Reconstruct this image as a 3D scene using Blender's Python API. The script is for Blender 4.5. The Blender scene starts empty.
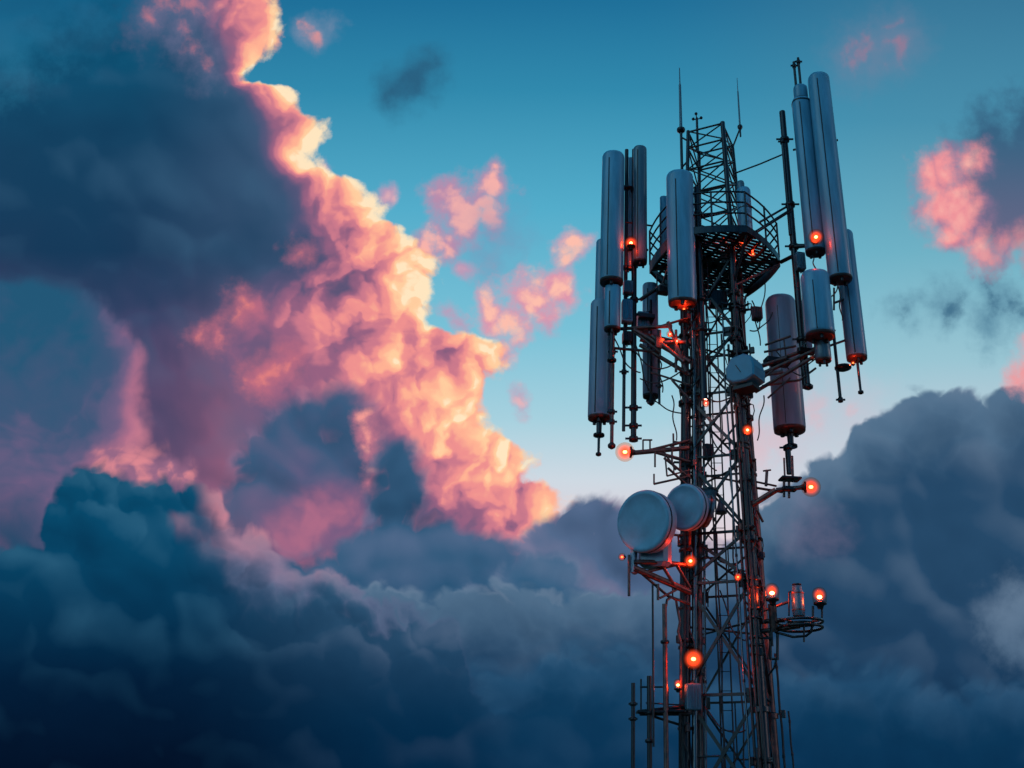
import bpy, bmesh, math, random
from mathutils import Vector, Matrix

# ------------------------------------------------------------------ camera
scn = bpy.context.scene
COL = scn.collection
R = math.radians
PITCH = R(25.0)
cam_data = bpy.data.cameras.new('camera')
cam = bpy.data.objects.new('camera', cam_data)
COL.objects.link(cam)
cam.location = (0, 0, 1.6)
cam.rotation_euler = (R(90) + PITCH, 0, 0)
cam_data.sensor_width = 36.0
cam_data.lens = 36.0 * 900 / 1024
cam_data.shift_x = -0.125
cam_data.clip_start = 0.1
cam_data.clip_end = 6000
scn.camera = cam
scn.view_settings.view_transform = 'Standard'
scn.view_settings.look = 'None'
scn.view_settings.exposure = 0.0
scn.view_settings.gamma = 1.0
scn.view_settings.use_curve_mapping = False
scn.cycles.max_bounces = 6
scn.cycles.use_denoising = True
scn.cycles.use_adaptive_sampling = True
scn.cycles.adaptive_threshold = 0.025
scn.cycles.adaptive_min_samples = 20


def lin(c):
    def f(x):
        x = x / 255.0
        return x / 12.92 if x <= 0.04045 else ((x + 0.055) / 1.055) ** 2.4
    return tuple(f(x) for x in c)


# ------------------------------------------------------------------ world: dusk sky with clouds
world = bpy.data.worlds.new('World')
scn.world = world
world.use_nodes = True
NT = world.node_tree
NT.nodes.clear()


class S:
    """A socket with arithmetic: every operation adds one Math node."""
    def __init__(self, sock): self.s = sock
    def __add__(a, b): return m('ADD', a, b)
    def __radd__(a, b): return m('ADD', b, a)
    def __sub__(a, b): return m('SUBTRACT', a, b)
    def __rsub__(a, b): return m('SUBTRACT', b, a)
    def __mul__(a, b): return m('MULTIPLY', a, b)
    def __rmul__(a, b): return m('MULTIPLY', b, a)
    def __truediv__(a, b): return m('DIVIDE', a, b)


def put(sock, v):
    if isinstance(v, S): NT.links.new(v.s, sock)
    else: sock.default_value = v


def m(op, *args):
    n = NT.nodes.new('ShaderNodeMath'); n.operation = op
    for i, a in enumerate(args): put(n.inputs[i], a)
    return S(n.outputs[0])


def vm(op, *args, out=0):
    n = NT.nodes.new('ShaderNodeVectorMath'); n.operation = op
    for i, a in enumerate(args): put(n.inputs[i], a)
    return S(n.outputs[out])


def clamp01(a): return m('MINIMUM', m('MAXIMUM', a, 0.0), 1.0)


def sstep(a, lo, hi):
    n = NT.nodes.new('ShaderNodeMapRange'); n.interpolation_type = 'SMOOTHSTEP'
    put(n.inputs['Value'], a)
    if hi > lo:
        n.inputs['From Min'].default_value = lo; n.inputs['From Max'].default_value = hi
        n.inputs['To Min'].default_value = 0; n.inputs['To Max'].default_value = 1
    else:
        n.inputs['From Min'].default_value = hi; n.inputs['From Max'].default_value = lo
        n.inputs['To Min'].default_value = 1; n.inputs['To Max'].default_value = 0
    return S(n.outputs['Result'])


def vec(x, y, z=0.0):
    n = NT.nodes.new('ShaderNodeCombineXYZ')
    put(n.inputs[0], x); put(n.inputs[1], y); put(n.inputs[2], z)
    return S(n.outputs[0])


def sep(v):
    n = NT.nodes.new('ShaderNodeSeparateXYZ'); put(n.inputs[0], v)
    return S(n.outputs[0]), S(n.outputs[1])


def ramp(fac, stops, mode='LINEAR'):
    n = NT.nodes.new('ShaderNodeValToRGB'); put(n.inputs[0], fac)
    cr = n.color_ramp; cr.interpolation = mode
    while len(cr.elements) < len(stops): cr.elements.new(0.5)
    for e, (p, c) in zip(cr.elements, stops):
        e.position = p; e.color = (*lin(c), 1)
    return S(n.outputs[0])


def mix(f, a, b, blend='MIX'):
    n = NT.nodes.new('ShaderNodeMix'); n.data_type = 'RGBA'; n.blend_type = blend
    put(n.inputs[0], f)
    for sock, v in ((n.inputs[6], a), (n.inputs[7], b)):
        if isinstance(v, S): NT.links.new(v.s, sock)
        else: sock.default_value = (*lin(v), 1)
    return S(n.outputs[2])


def curve(x, pts, span):
    """A hand-drawn outline y = f(x); coordinates in hundredths of the cloud map."""
    n = NT.nodes.new('ShaderNodeFloatCurve')
    put(n.inputs['Value'], x * (1.0 / span))
    c = n.mapping.curves[0]
    pts = sorted(pts)
    while len(c.points) < len(pts): c.points.new(0.5, 0.5)
    for p, (a, b) in zip(c.points, pts):
        p.location = (a / 100.0 / span, b / 100.0 / 12.0); p.handle_type = 'AUTO_CLAMPED'
    n.mapping.extend = 'HORIZONTAL'
    n.mapping.update()
    return S(n.outputs[0]) * 12.0


def noise(p, scale, detail=4.0, rough=0.5, dist=0.0, color=False):
    n = NT.nodes.new('ShaderNodeTexNoise'); n.noise_dimensions = '2D'
    put(n.inputs['Vector'], p)
    n.inputs['Scale'].default_value = scale; n.inputs['Detail'].default_value = detail
    n.inputs['Roughness'].default_value = rough; n.inputs['Distortion'].default_value = dist
    return S(n.outputs['Color' if color else 'Fac'])


def puff(p, scale, smooth=0.35, detail=0.0):
    """Rounded cauliflower bumps: 1 at a bump's centre, falling to its rim."""
    n = NT.nodes.new('ShaderNodeTexVoronoi'); n.voronoi_dimensions = '2D'
    n.feature = 'SMOOTH_F1'
    put(n.inputs['Vector'], p)
    n.inputs['Scale'].default_value = scale; n.inputs['Smoothness'].default_value = smooth
    n.inputs['Detail'].default_value = detail; n.inputs['Roughness'].default_value = 0.5
    d = S(n.outputs['Distance'])
    return 1.0 - d * d * 1.6


def puff_fine(p, scale):
    n = NT.nodes.new('ShaderNodeTexVoronoi'); n.voronoi_dimensions = '2D'; n.feature = 'F1'
    put(n.inputs['Vector'], p); n.inputs['Scale'].default_value = scale
    d = S(n.outputs['Distance'])
    return 1.0 - d * d * 1.4


def domes(p, circles, k=0.10):
    """Height of a heap of rounded puffs (px, py, radius): creases where they meet."""
    s = None
    for (cx, cy, r) in circles:
        r = r / 100.0
        q = vm('SUBTRACT', p, (cx / 100.0, cy / 100.0, 0))
        d = vm('DOT_PRODUCT', q, q, out=1) * (-1.0 / r) + r
        s = d if s is None else m('SMOOTH_MAX', s, d, k)
    return s


def blobs(p, circles, k=0.12):
    """Signed inside-distance of a smooth union of circles (px, py, radius)."""
    s = None
    for (cx, cy, r) in circles:
        d = r / 100.0 - vm('DISTANCE', p, (cx / 100.0, cy / 100.0, 0), out=1)
        s = d if s is None else m('SMOOTH_MAX', s, d, k)
    return s


# cloud map: the sky direction projected on a plane fixed in the world, facing the tower
tc = NT.nodes.new('ShaderNodeTexCoord')
DIR = S(tc.outputs['Generated'])
fwd = (0, math.cos(PITCH), math.sin(PITCH)); upv = (0, -math.sin(PITCH), math.cos(PITCH))
dx = vm('DOT_PRODUCT', DIR, (1, 0, 0), out=1)
dy = vm('DOT_PRODUCT', DIR, upv, out=1)
dzs = vm('DOT_PRODUCT', DIR, fwd, out=1)
dz = m('MAXIMUM', m('ABSOLUTE', dzs), 0.3)
U = 6.40 + dx / dz * 9.0
V = 3.84 - dy / dz * 9.0
P = vec(U, V)

# shared turbulence: big bends, then billows
w1 = noise(P, 0.55, 2, 0.5, color=True)
w2 = noise(P, 2.2, 3, 0.55, color=True)
def bend(p, a, b):
    q = vm('ADD', p, vm('MULTIPLY', vm('SUBTRACT', w1, (.5, .5, .5)), (a, a, 0)))
    return vm('ADD', q, vm('MULTIPLY', vm('SUBTRACT', w2, (.5, .5, .5)), (b, b, 0)))
PB = bend(P, 0.7, 0.15)
LIGHT = (0.15, 0.06, 0)

def big(p): return puff(p, 1.15, 0.9) * 0.75
def mid(p): return puff(p, 2.7, 0.8) * 0.36
def fine(p): return puff_fine(p, 5.8) * 0.20 + puff_fine(p, 12.0) * 0.06 + noise(p, 7.0, 3, 0.55) * 0.12
PS = vm('ADD', PB, LIGHT)
PT = vm('ADD', PB, (0.05, -0.13, 0))
B0 = big(PB); M0 = mid(PB); F0 = fine(PB); S0 = M0 + F0
H0 = B0 * 0.62 + S0
RELB = B0 - big(PS); RELS = M0 + F0 - (mid(PS) + fine(PS))   # > 0 on the side that faces the low sun
REL = RELB * 0.8 + RELS
RELH = (B0 - big(PT)) * 1.0 + (M0 - mid(PT)) * 0.9   # > 0 on tops that face the open sky
PE = bend(P, 0.12, 0.17)           # gently bent map for outlines
UE, VE = sep(PE)
FUZZ = noise(P, 3.4, 6, 0.6) - 0.5
SHRED = noise(P, 4.5, 6, 0.66) - 0.5

PD = bend(P, 0.22, 0.42)
PDS = vm('ADD', PD, (0.055, 0.03, 0))
def dome_relief(puffs, lit_from):
    h0 = domes(PD, puffs); h1 = domes(lit_from, puffs)
    r = m('MINIMUM', m('MAXIMUM', (h0 - h1) * 14.0, -1.0), 1.0)
    return r * sstep(h0, -0.12, 0.05), h0

PDT = vm('ADD', PD, (0.035, -0.055, 0))

# ---- clear sky
skyc = ramp(m('DIVIDE', V, 6.0), [(0.0, (26, 110, 152)), (0.15, (46, 136, 172)), (0.35, (82, 172, 202)),
            (0.55, (120, 192, 214)), (0.70, (166, 208, 222)), (0.80, (205, 216, 226)), (0.92, (228, 205, 212))])
skyr = ramp(m('DIVIDE', V, 6.0), [(0.0, (52, 118, 152)), (0.2, (70, 142, 172)), (0.42, (110, 176, 196)),
            (0.60, (152, 196, 210)), (0.75, (196, 206, 218)), (0.92, (214, 200, 210))])
sky = mix(sstep(U, 6.2, 9.6), skyc, skyr)
st = NT.nodes.new('ShaderNodeTexSky'); st.sky_type = 'NISHITA'; st.sun_disc = False
st.sun_elevation = R(1.0); st.sun_rotation = R(70)
sky = mix(0.012, sky, S(st.outputs['Color']), 'ADD')
col = sky

def over(col, c, a): return mix(clamp01(a), col, c)

# ---- thin wisps
def wisp(col, circles, c_edge, c_core, soft=0.14, amp=0.5, op=1.0, k=0.1):
    s = blobs(PE, circles, k) + FUZZ * amp + (H0 - 0.80) * 0.18
    c = mix(sstep(s + REL * 0.5, 0.0, 0.22), c_edge, c_core)
    return over(col, c, sstep(s, -soft, soft) * op)
col = wisp(col, [(395, 93, 14), (412, 82, 17), (428, 70, 12)], (42, 96, 128), (40, 84, 116), 0.22, 0.35, 0.8)
col = wisp(col, [(870, 52, 18), (893, 42, 20), (850, 64, 8)], (120, 130, 158), (176, 120, 142), 0.35, 0.4, 0.72)
col = wisp(col, [(905, 310, 10), (945, 308, 16), (985, 322, 16), (1000, 306, 20), (1020, 318, 12)], (92, 140, 164), (58, 104, 134), 0.24, 0.5, 0.9)
col = wisp(col, [(780, 430, 30), (815, 418, 26), (850, 410, 16), (740, 432, 40)], (214, 190, 204), (236, 176, 186), 0.5, 0.5, 0.6)
col = wisp(col, [(318, 30, 12), (332, 27, 9), (300, 28, 6)], (120, 140, 170), (226, 150, 150), 0.14, 0.3, 0.9)
col = wisp(col, [(449, 192, 17), (466, 208, 16), (482, 196, 13), (492, 182, 13), (470, 225, 16), (450, 240, 16), (430, 246, 12), (495, 212, 10), (496, 165, 6)],
           (186, 140, 172), (250, 178, 170), 0.13, 0.4, 0.97)
col = wisp(col, [(500, 232, 22), (488, 258, 16)], (120, 140, 178), (150, 134, 170), 0.28, 0.5, 0.5)
col = wisp(col, [(494, 312, 16), (515, 318, 18), (535, 300, 20), (556, 286, 20), (568, 292, 12), (566, 256, 9), (576, 240, 10), (546, 318, 8), (520, 290, 10)],
           (222, 150, 172), (255, 190, 172), 0.13, 0.42, 0.98)
col = wisp(col, [(468, 271, 8), (449, 310, 7), (460, 322, 5), (505, 352, 5), (385, 192, 6), (323, 168, 6), (519, 402, 8), (548, 332, 5)],
           (196, 150, 180), (240, 176, 180), 0.10, 0.3, 0.85)

# ---- cloud at the right edge: pink rim, slate body
s = blobs(PE, [(1004, 165, 42), (1030, 190, 62), (1000, 215, 40), (975, 185, 24), (1040, 130, 40), (985, 140, 18)], 0.25) + FUZZ * 0.55 + (H0 - .78) * .2
col = over(col, mix(sstep(V, 1.2, 2.5), (54, 96, 128), (98, 98, 130)), sstep(s, -0.24, 0.26) * 0.95)
s = blobs(PE, [(945, 172, 20), (955, 190, 14), (940, 210, 16), (958, 214, 22), (950, 236, 10), (978, 244, 16), (1006, 246, 16), (1030, 242, 18), (968, 165, 12)], 0.12) + FUZZ * 0.4 + (H0 - .78) * .3
c = ramp(s * 1.1 + REL * -0.8 + 0.15, [(0.0, (166, 120, 152)), (0.25, (240, 150, 156)), (0.55, (255, 190, 176))])
col = over(col, c, sstep(s, -0.16, 0.16) * sstep(U, 10.9, 9.5))

# ---- great sunlit cumulus: right-hand outline
RX = curve(VE, [(-60, 236), (0, 272), (15, 281), (40, 279), (58, 266), (72, 240), (80, 232), (85, 262), (95, 290), (106, 293), (118, 313), (132, 316),
                (150, 303), (163, 310), (174, 335), (181, 360), (195, 371), (212, 371), (226, 393), (245, 415), (256, 431), (285, 431),
                (318, 434), (332, 460), (345, 495), (362, 498), (375, 488), (392, 474), (422, 475), (436, 487), (446, 520), (458, 541),
                (480, 546), (490, 566), (510, 570), (540, 600), (620, 640)], 8.0)
sM = RX - UE + (H0 - 0.72) * 0.42 + SHRED * 0.28
# lit band: strong near the outline, fading into the shaded body
LX = curve(V, [(-60, 120), (0, 150), (50, 190), (80, 215), (110, 236), (150, 252), (200, 262), (240, 246), (280, 180), (320, 138), (380, 140), (450, 150), (520, 200), (620, 260)], 8.0)
band = (U - LX) / m('MAXIMUM', RX - LX, 0.3)
soft = noise(PB, 0.9, 3, 0.5) - 0.5
near = sstep(band, 0.25, 0.7)
LITPUFFS = [(265, 22, 21), (250, 47, 22), (236, 22, 20), (216, 10, 18), (276, 93, 14), (257, 97, 13), (301, 127, 18), (282, 148, 22), (352, 195, 20), (364, 208, 16), (334, 212, 18), (308, 190, 14),
            (396, 240, 20), (370, 250, 22), (340, 258, 24), (414, 262, 17), (419, 287, 18), (393, 292, 25), (358, 300, 24), (318, 272, 18), (328, 322, 26), (288, 310, 18), (246, 304, 17), (424, 320, 14),
            (445, 345, 20), (480, 345, 18), (489, 362, 12), (463, 372, 18), (420, 352, 24), (384, 348, 25), (350, 362, 24), (302, 342, 20), (272, 370, 25), (440, 392, 22), (456, 416, 18), (408, 402, 22),
            (470, 440, 18), (500, 452, 16), (524, 460, 18), (536, 478, 18), (508, 486, 20), (555, 493, 14), (540, 508, 20), (484, 490, 22), (458, 472, 20), (438, 446, 18), (490, 522, 20), (520, 534, 20), (424, 424, 15), (230, 345, 26), (310, 392, 22)]
RELP, HP = dome_relief(LITPUFFS, PDS)
lit = band * 1.0 - 0.16 + soft * (0.35 + near * 0.45) + (m('MAXIMUM', REL, REL * 0.55) * 0.58 + RELP * 0.11 + m('MINIMUM', HP, 0.2) * 0.35 - 0.01 + (H0 - 0.80) * 0.22) * (near * 0.75 + 0.22)
core = ramp(lit, [(0.0, (66, 86, 120)), (0.16, (92, 88, 124)), (0.34, (150, 98, 130)), (0.50, (204, 122, 140)), (0.64, (240, 146, 144)),
                  (0.78, (255, 178, 148)), (0.92, (255, 206, 160)), (1.0, (255, 230, 192))], 'EASE')
shade = ramp(V * 0.2, [(0.0, (10, 84, 120)), (0.12, (14, 80, 114)), (0.3, (24, 66, 98)), (0.5, (28, 58, 90)), (0.64, (66, 70, 106)), (0.76, (98, 78, 114)), (1.0, (116, 84, 118))])
shade = mix(sstep(U, 1.2, 2.7) * 0.62 * sstep(V, 3.6, 2.4), shade, (62, 90, 122))
shade = mix(sstep(soft, 0.25, -0.3) * 0.4, shade, (14, 62, 94))
shade = mix(sstep(U + soft * 0.8, 1.4, 3.0) * sstep(V, 2.6, 3.6) * 0.8, shade, (172, 106, 132))
shade = mix(clamp01(RELH * 0.9 + soft * 0.3), shade, (66, 108, 140))
shade = mix(clamp01(RELH * -0.8 - soft * 0.3), shade, (16, 54, 86))
body = mix(sstep(lit + soft * 0.2, -0.25, 0.46), shade, core)
# the cloud thins out to blue towards the top-left corner
# glow spilling into the shaded body
g = blobs(PE, [(247, 304, 12), (240, 312, 10), (222, 334, 8), (202, 338, 8), (272, 372, 16), (260, 384, 14), (290, 360, 10), (300, 250, 8)], 0.12) + FUZZ * 0.35 + (S0 - 0.5) * 0.2
body = mix(sstep(g, -0.16, 0.14) * 0.85, body, mix(sstep(g + REL * 0.4, 0.0, 0.2), (196, 110, 130), (250, 140, 128)))
aM = sstep(sM, -0.07, 0.11)
col = over(col, body, aM * (1.0 - sstep(V + U * 0.55 + FUZZ * 1.2, 1.3, 0.2) * 0.45))

s = blobs(PE, [(168, 10, 16), (190, 4, 16), (176, 30, 12), (194, 52, 8), (150, 22, 12), (206, 66, 8)], 0.15) + FUZZ * 0.5
col = over(col, mix(sstep(s + REL * 0.6, -0.02, 0.25), (112, 112, 146), (206, 128, 142)), sstep(s, -0.28, 0.22) * 0.75)

# ---- purple puff at the left edge
PL = bend(P, 0.25, 0.22)
s = blobs(PL, [(10, 350, 72), (58, 362, 66), (96, 392, 42), (78, 430, 50), (20, 450, 90), (60, 500, 70), (110, 372, 20)], 0.35) + (H0 - 0.80) * 0.22
t = sstep(V, 2.7, 5.0) * 0.56 + sstep(s, 0.40, 0.02) * sstep(U, 0.5, 1.2) * 0.42 + sstep(U, 0.3, 1.35) * 0.16 + REL * 0.35 + (noise(PB, 0.8, 2, .5) - .5) * 0.5 - 0.06
c = ramp(t, [(0.0, (34, 88, 120)), (0.3, (62, 88, 122)), (0.55, (112, 96, 132)), (0.8, (176, 112, 140)), (1.0, (206, 126, 146))])
c = mix(sstep(V, 4.6, 5.5) * sstep(U, 0.9, 0.1), c, (34, 72, 104))
col = over(col, c, sstep(s, -0.12, 0.12) * 0.96)
s = blobs(PL, [(105, 470, 26), (140, 474, 24), (165, 468, 18), (185, 480, 14)], 0.2) + (H0 - 0.80) * 0.25
col = over(col, mix(sstep(s + REL, 0.0, .3), (150, 104, 134), (220, 136, 146)), sstep(s, -0.10, 0.12))

# ---- slate heaps in front of the sunlit cloud
def heap(col, outline, c_top, c_low, rim, depth, soft=0.07, rimw=0.30, amp=0.32, fade=None, rel=1.0, op=1.0, k=0.10):
    if len(outline[0]) == 3: s = blobs(PE, outline, k)
    else: s = VE - curve(UE, outline, 10.4)
    s = s + (H0 - 0.72) * amp + (S0 - 0.46) * 0.18 + FUZZ * 0.07 + 0.03
    c = mix(sstep(s, 0.0, depth), c_top, c_low)
    e = sstep(s, rimw, 0.0) * sstep(REL, -0.10, 0.12)
    c = mix(clamp01(e * 0.8), c, rim)
    r2 = RELH * 1.8 * rel
    c = mix(clamp01(r2), c, rim)
    c = mix(clamp01(r2 * -0.9), c, (18, 50, 80))
    a = sstep(s, -soft, soft) * op
    if fade is not None: a = a * fade
    return over(col, c, a)

col = heap(col, [(334, 413, 17), (318, 417, 16), (301, 425, 18), (286, 441, 20), (350, 422, 15), (359, 440, 12), (268, 468, 28), (300, 465, 42), (342, 458, 30), (325, 505, 55), (255, 505, 32), (240, 545, 40)],
           (56, 90, 124), (104, 90, 128), (140, 112, 144), 1.0, rel=0.8, rimw=0.10, amp=0.16, soft=0.13, fade=sstep(V, 5.7, 4.6) * 0.4 + 0.6)
s = blobs(PE, [(364, 420, 8), (369, 436, 9), (372, 452, 8), (371, 468, 7), (366, 482, 6)], 0.08) + FUZZ * 0.25
col = over(col, mix(sstep(s + REL * 0.5, 0.0, 0.14), (190, 116, 138), (246, 158, 150)), sstep(s, -0.10, 0.07))
s = blobs(PL, [(318, 520, 34), (345, 512, 26), (296, 535, 26)], 0.2) + (H0 - 0.80) * 0.15
col = over(col, mix(sstep(s + REL * .5, -0.1, .4), (124, 92, 130), (178, 108, 136)), sstep(s, -0.22, 0.2) * 0.9)
col = heap(col, [(572, 522, 18), (588, 519, 19), (605, 526, 18), (552, 538, 20), (536, 550, 20), (622, 538, 22), (590, 570, 48), (645, 560, 35), (560, 590, 45), (690, 585, 42), (740, 590, 46), (800, 600, 60), (520, 600, 40), (660, 620, 60)],
           (84, 106, 140), (66, 96, 130), (150, 136, 164), 0.9, rimw=0.12, amp=0.18)
col = heap(col, [(394, 466, 15), (383, 478, 14), (407, 480, 13), (396, 506, 27), (426, 536, 20), (445, 536, 18), (463, 551, 19), (481, 559, 19), (498, 564, 17), (400, 565, 52), (455, 590, 48), (365, 565, 30), (330, 590, 36), (500, 610, 40), (290, 600, 40), (420, 640, 60)],
           (54, 92, 126), (36, 82, 116), (96, 114, 148), 0.9, rel=1.0, rimw=0.08, amp=0.16, soft=0.10)
col = heap(col, [(541, 574, 20), (560, 578, 18), (576, 598, 16), (528, 590, 22), (550, 610, 36), (598, 622, 22), (625, 628, 24), (590, 650, 40), (480, 640, 50), (530, 660, 50), (650, 650, 40), (700, 650, 45)],
           (58, 98, 132), (38, 86, 120), (104, 122, 152), 0.8, rel=1.1, rimw=0.10, amp=0.16, soft=0.10)

# ---- slate bank on the right
col = heap(col, [(690, 600), (720, 556), (748, 524), (764, 507), (797, 480), (820, 461), (848, 446), (864, 429), (892, 423), (909, 404), (948, 398), (987, 404), (1009, 393), (1030, 383)],
           (84, 114, 142), (38, 73, 105), (116, 136, 160), 0.9, rel=0.6, rimw=0.10)
# holes in the bank that let the glow through
s = blobs(PL, [(806, 528, 14), (822, 536, 12), (800, 510, 10)], 0.2) + FUZZ * 0.5
col = over(col, (160, 140, 168), sstep(s, -0.3, 0.3) * 0.25)
s = blobs(PL, [(1008, 615, 22), (1022, 600, 20), (996, 632, 14), (1030, 640, 24)], 0.2) + FUZZ * 0.5
col = over(col, (118, 140, 164), sstep(s, -0.26, 0.26) * 0.75)
s = blobs(PE, [(1016, 382, 10), (1024, 374, 12), (1030, 345, 10), (1034, 384, 16)], 0.1) + FUZZ * 0.3
col = over(col, (236, 158, 162), sstep(s, -0.10, 0.10))

# ---- lower middle bank, then the big dark cloud at the left
col = heap(col, [(430, 760), (458, 690), (472, 672), (490, 682), (518, 680), (539, 666), (560, 658), (581, 662), (609, 660), (638, 670), (700, 690), (780, 690), (830, 668), (880, 676), (940, 700), (1030, 690)],
           (50, 96, 130), (16, 72, 106), (70, 112, 144), 0.6, soft=0.16, rel=0.4, rimw=0.2, op=0.8)
T = curve(UE, [(-10, 560), (20, 540), (42, 534), (48, 512), (55, 490), (74, 473), (102, 467), (125, 471), (141, 483), (164, 479), (176, 489), (199, 479), (219, 490), (227, 514), (242, 537), (258, 541), (273, 551),
               (293, 566), (310, 564), (324, 566), (344, 581), (363, 597), (375, 609), (402, 612), (420, 605), (441, 609), (457, 627), (464, 650), (480, 680), (520, 712), (600, 760), (700, 800)], 10.4)
s = VE - T + (H0 - 0.80) * 0.3 + (S0 - 0.52) * 0.3 + FUZZ * 0.07
c = ramp(V * 0.125, [(0.55, (10, 74, 106)), (0.66, (8, 72, 106)), (0.75, (8, 60, 92)), (0.85, (6, 38, 66)), (0.96, (8, 28, 52))])
c = mix(sstep(U, 1.6, 4.4) * 0.75, c, mix(sstep(V, 5.8, 7.4), (64, 100, 132), (12, 66, 100)))
rimw = m('MAXIMUM', 0.95 - m('MAXIMUM', U - 2.0, 0.0) * 0.42, 0.12)
e = clamp01(1.0 - s / rimw); e = e * e * (3.0 - 2.0 * e)
fl = sstep(U, 5.4, 4.4)
c = mix(e * (0.35 + fl * 0.65) * sstep(U, 5.2, 3.2) * sstep(U + RELH * 1.2, 1.8, 2.3), c, mix(sstep(V + RELH * -1.0, 4.9, 6.0), (214, 134, 148), (112, 118, 150)))
rd, hd = dome_relief([(75, 494, 20), (103, 487, 20), (132, 492, 22), (160, 498, 19), (62, 518, 20), (100, 532, 36), (198, 497, 18), (221, 508, 14), (188, 524, 25), (236, 544, 20), (222, 566, 28), (262, 562, 18),
                      (295, 586, 20), (324, 587, 21), (350, 606, 17), (308, 614, 28), (378, 628, 19), (402, 634, 21), (434, 630, 21), (448, 648, 15), (424, 664, 30), (362, 654, 32), (268, 612, 32)], PDT)
r2 = (RELH * 1.5 + rd * 0.2) * (1.0 - sstep(V, 5.9, 7.0) * 0.7)
c = mix(clamp01(r2), c, mix(sstep(U, 2.0, 4.0), (58, 112, 142), (116, 130, 156)))
c = mix(clamp01(r2 * -0.8), c, (4, 44, 74))
col = over(col, c, sstep(s, -0.08, 0.10) * fl)
# darkness towards the horizon
dk = ramp((V + FUZZ * 0.5) * 0.125, [(0.70, (255, 255, 255)), (0.84, (200, 216, 226)), (0.97, (156, 182, 200))])
col = mix(1.0, col, dk, 'MULTIPLY')
# sky behind the viewer: bright bands added as fill light for the antennas
back_fill = ramp(dx * 0.5 + 0.5, [(0.0, (80, 120, 155)), (0.14, (150, 205, 230)), (0.24, (150, 214, 238)), (0.34, (110, 178, 212)), (0.50, (40, 112, 158)), (0.70, (26, 82, 126)), (0.84, (40, 100, 140)), (0.93, (170, 200, 218)), (1.0, (150, 120, 150))])
back_fill = mix(sstep(dy, 0.1, -0.7), back_fill, (70, 84, 110))
back_fill = vm('MULTIPLY', back_fill, (1.4, 1.4, 1.4))
col = mix(sstep(dzs, 0.22, -0.12), col, back_fill)
bg = NT.nodes.new('ShaderNodeBackground'); NT.links.new(col.s, bg.inputs['Color']); bg.inputs['Strength'].default_value = 1.0
wo = NT.nodes.new('ShaderNodeOutputWorld'); NT.links.new(bg.outputs[0], wo.inputs['Surface'])
world.cycles.sampling_method = 'MANUAL'
world.cycles.sample_map_resolution = 512

# ------------------------------------------------------------------ light
sun_d = bpy.data.lights.new('sun', 'SUN'); sun_d.energy = 0.14; sun_d.angle = R(12); sun_d.color = (1.0, 0.62, 0.55)
sun = bpy.data.objects.new('sun', sun_d); COL.objects.link(sun)
sun.rotation_euler = Vector((-0.95, 0.25, -0.16)).to_track_quat('-Z', 'Y').to_euler()


# ------------------------------------------------------------------ materials
def mat(name, base, rough=0.5, metal=0.0, var=0.25, scale=6.0, bump=0.0, base2=None, streak=False, coat=0.0, emit=None, estr=0.0):
    M = bpy.data.materials.new(name); M.use_nodes = True
    nt = M.node_tree; b = nt.nodes['Principled BSDF']
    co = nt.nodes.new('ShaderNodeTexCoord')
    mp = nt.nodes.new('ShaderNodeMapping'); mp.inputs['Scale'].default_value = (scale, scale, scale * (0.12 if streak else 1.0))
    nt.links.new(co.outputs['Object'], mp.inputs['Vector'])
    no = nt.nodes.new('ShaderNodeTexNoise'); no.inputs['Detail'].default_value = 5; no.inputs['Scale'].default_value = 1.0
    no.inputs['Roughness'].default_value = 0.62
    nt.links.new(mp.outputs[0], no.inputs['Vector'])
    cr = nt.nodes.new('ShaderNodeValToRGB'); cr.color_ramp.elements[0].position = 0.36; cr.color_ramp.elements[1].position = 0.68
    b2 = base2 or tuple(c * (1 - var) for c in base)
    cr.color_ramp.elements[0].color = (*b2, 1); cr.color_ramp.elements[1].color = (*base, 1)
    nt.links.new(no.outputs['Fac'], cr.inputs[0]); nt.links.new(cr.outputs[0], b.inputs['Base Color'])
    mr = nt.nodes.new('ShaderNodeMapRange'); mr.inputs['To Min'].default_value = rough * 0.75; mr.inputs['To Max'].default_value = min(1, rough * 1.3)
    nt.links.new(no.outputs['Fac'], mr.inputs['Value']); nt.links.new(mr.outputs[0], b.inputs['Roughness'])
    b.inputs['Metallic'].default_value = metal
    b.inputs['Coat Weight'].default_value = coat
    if bump:
        n2 = nt.nodes.new('ShaderNodeTexNoise'); n2.inputs['Scale'].default_value = 40; n2.inputs['Detail'].default_value = 4
        nt.links.new(co.outputs['Object'], n2.inputs['Vector'])
        bp = nt.nodes.new('ShaderNodeBump'); bp.inputs['Strength'].default_value = bump; bp.inputs['Distance'].default_value = 0.01
        nt.links.new(n2.outputs['Fac'], bp.inputs['Height']); nt.links.new(bp.outputs[0], b.inputs['Normal'])
    if emit:
        b.inputs['Emission Color'].default_value = (*emit, 1); b.inputs['Emission Strength'].default_value = estr
    return M


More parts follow.
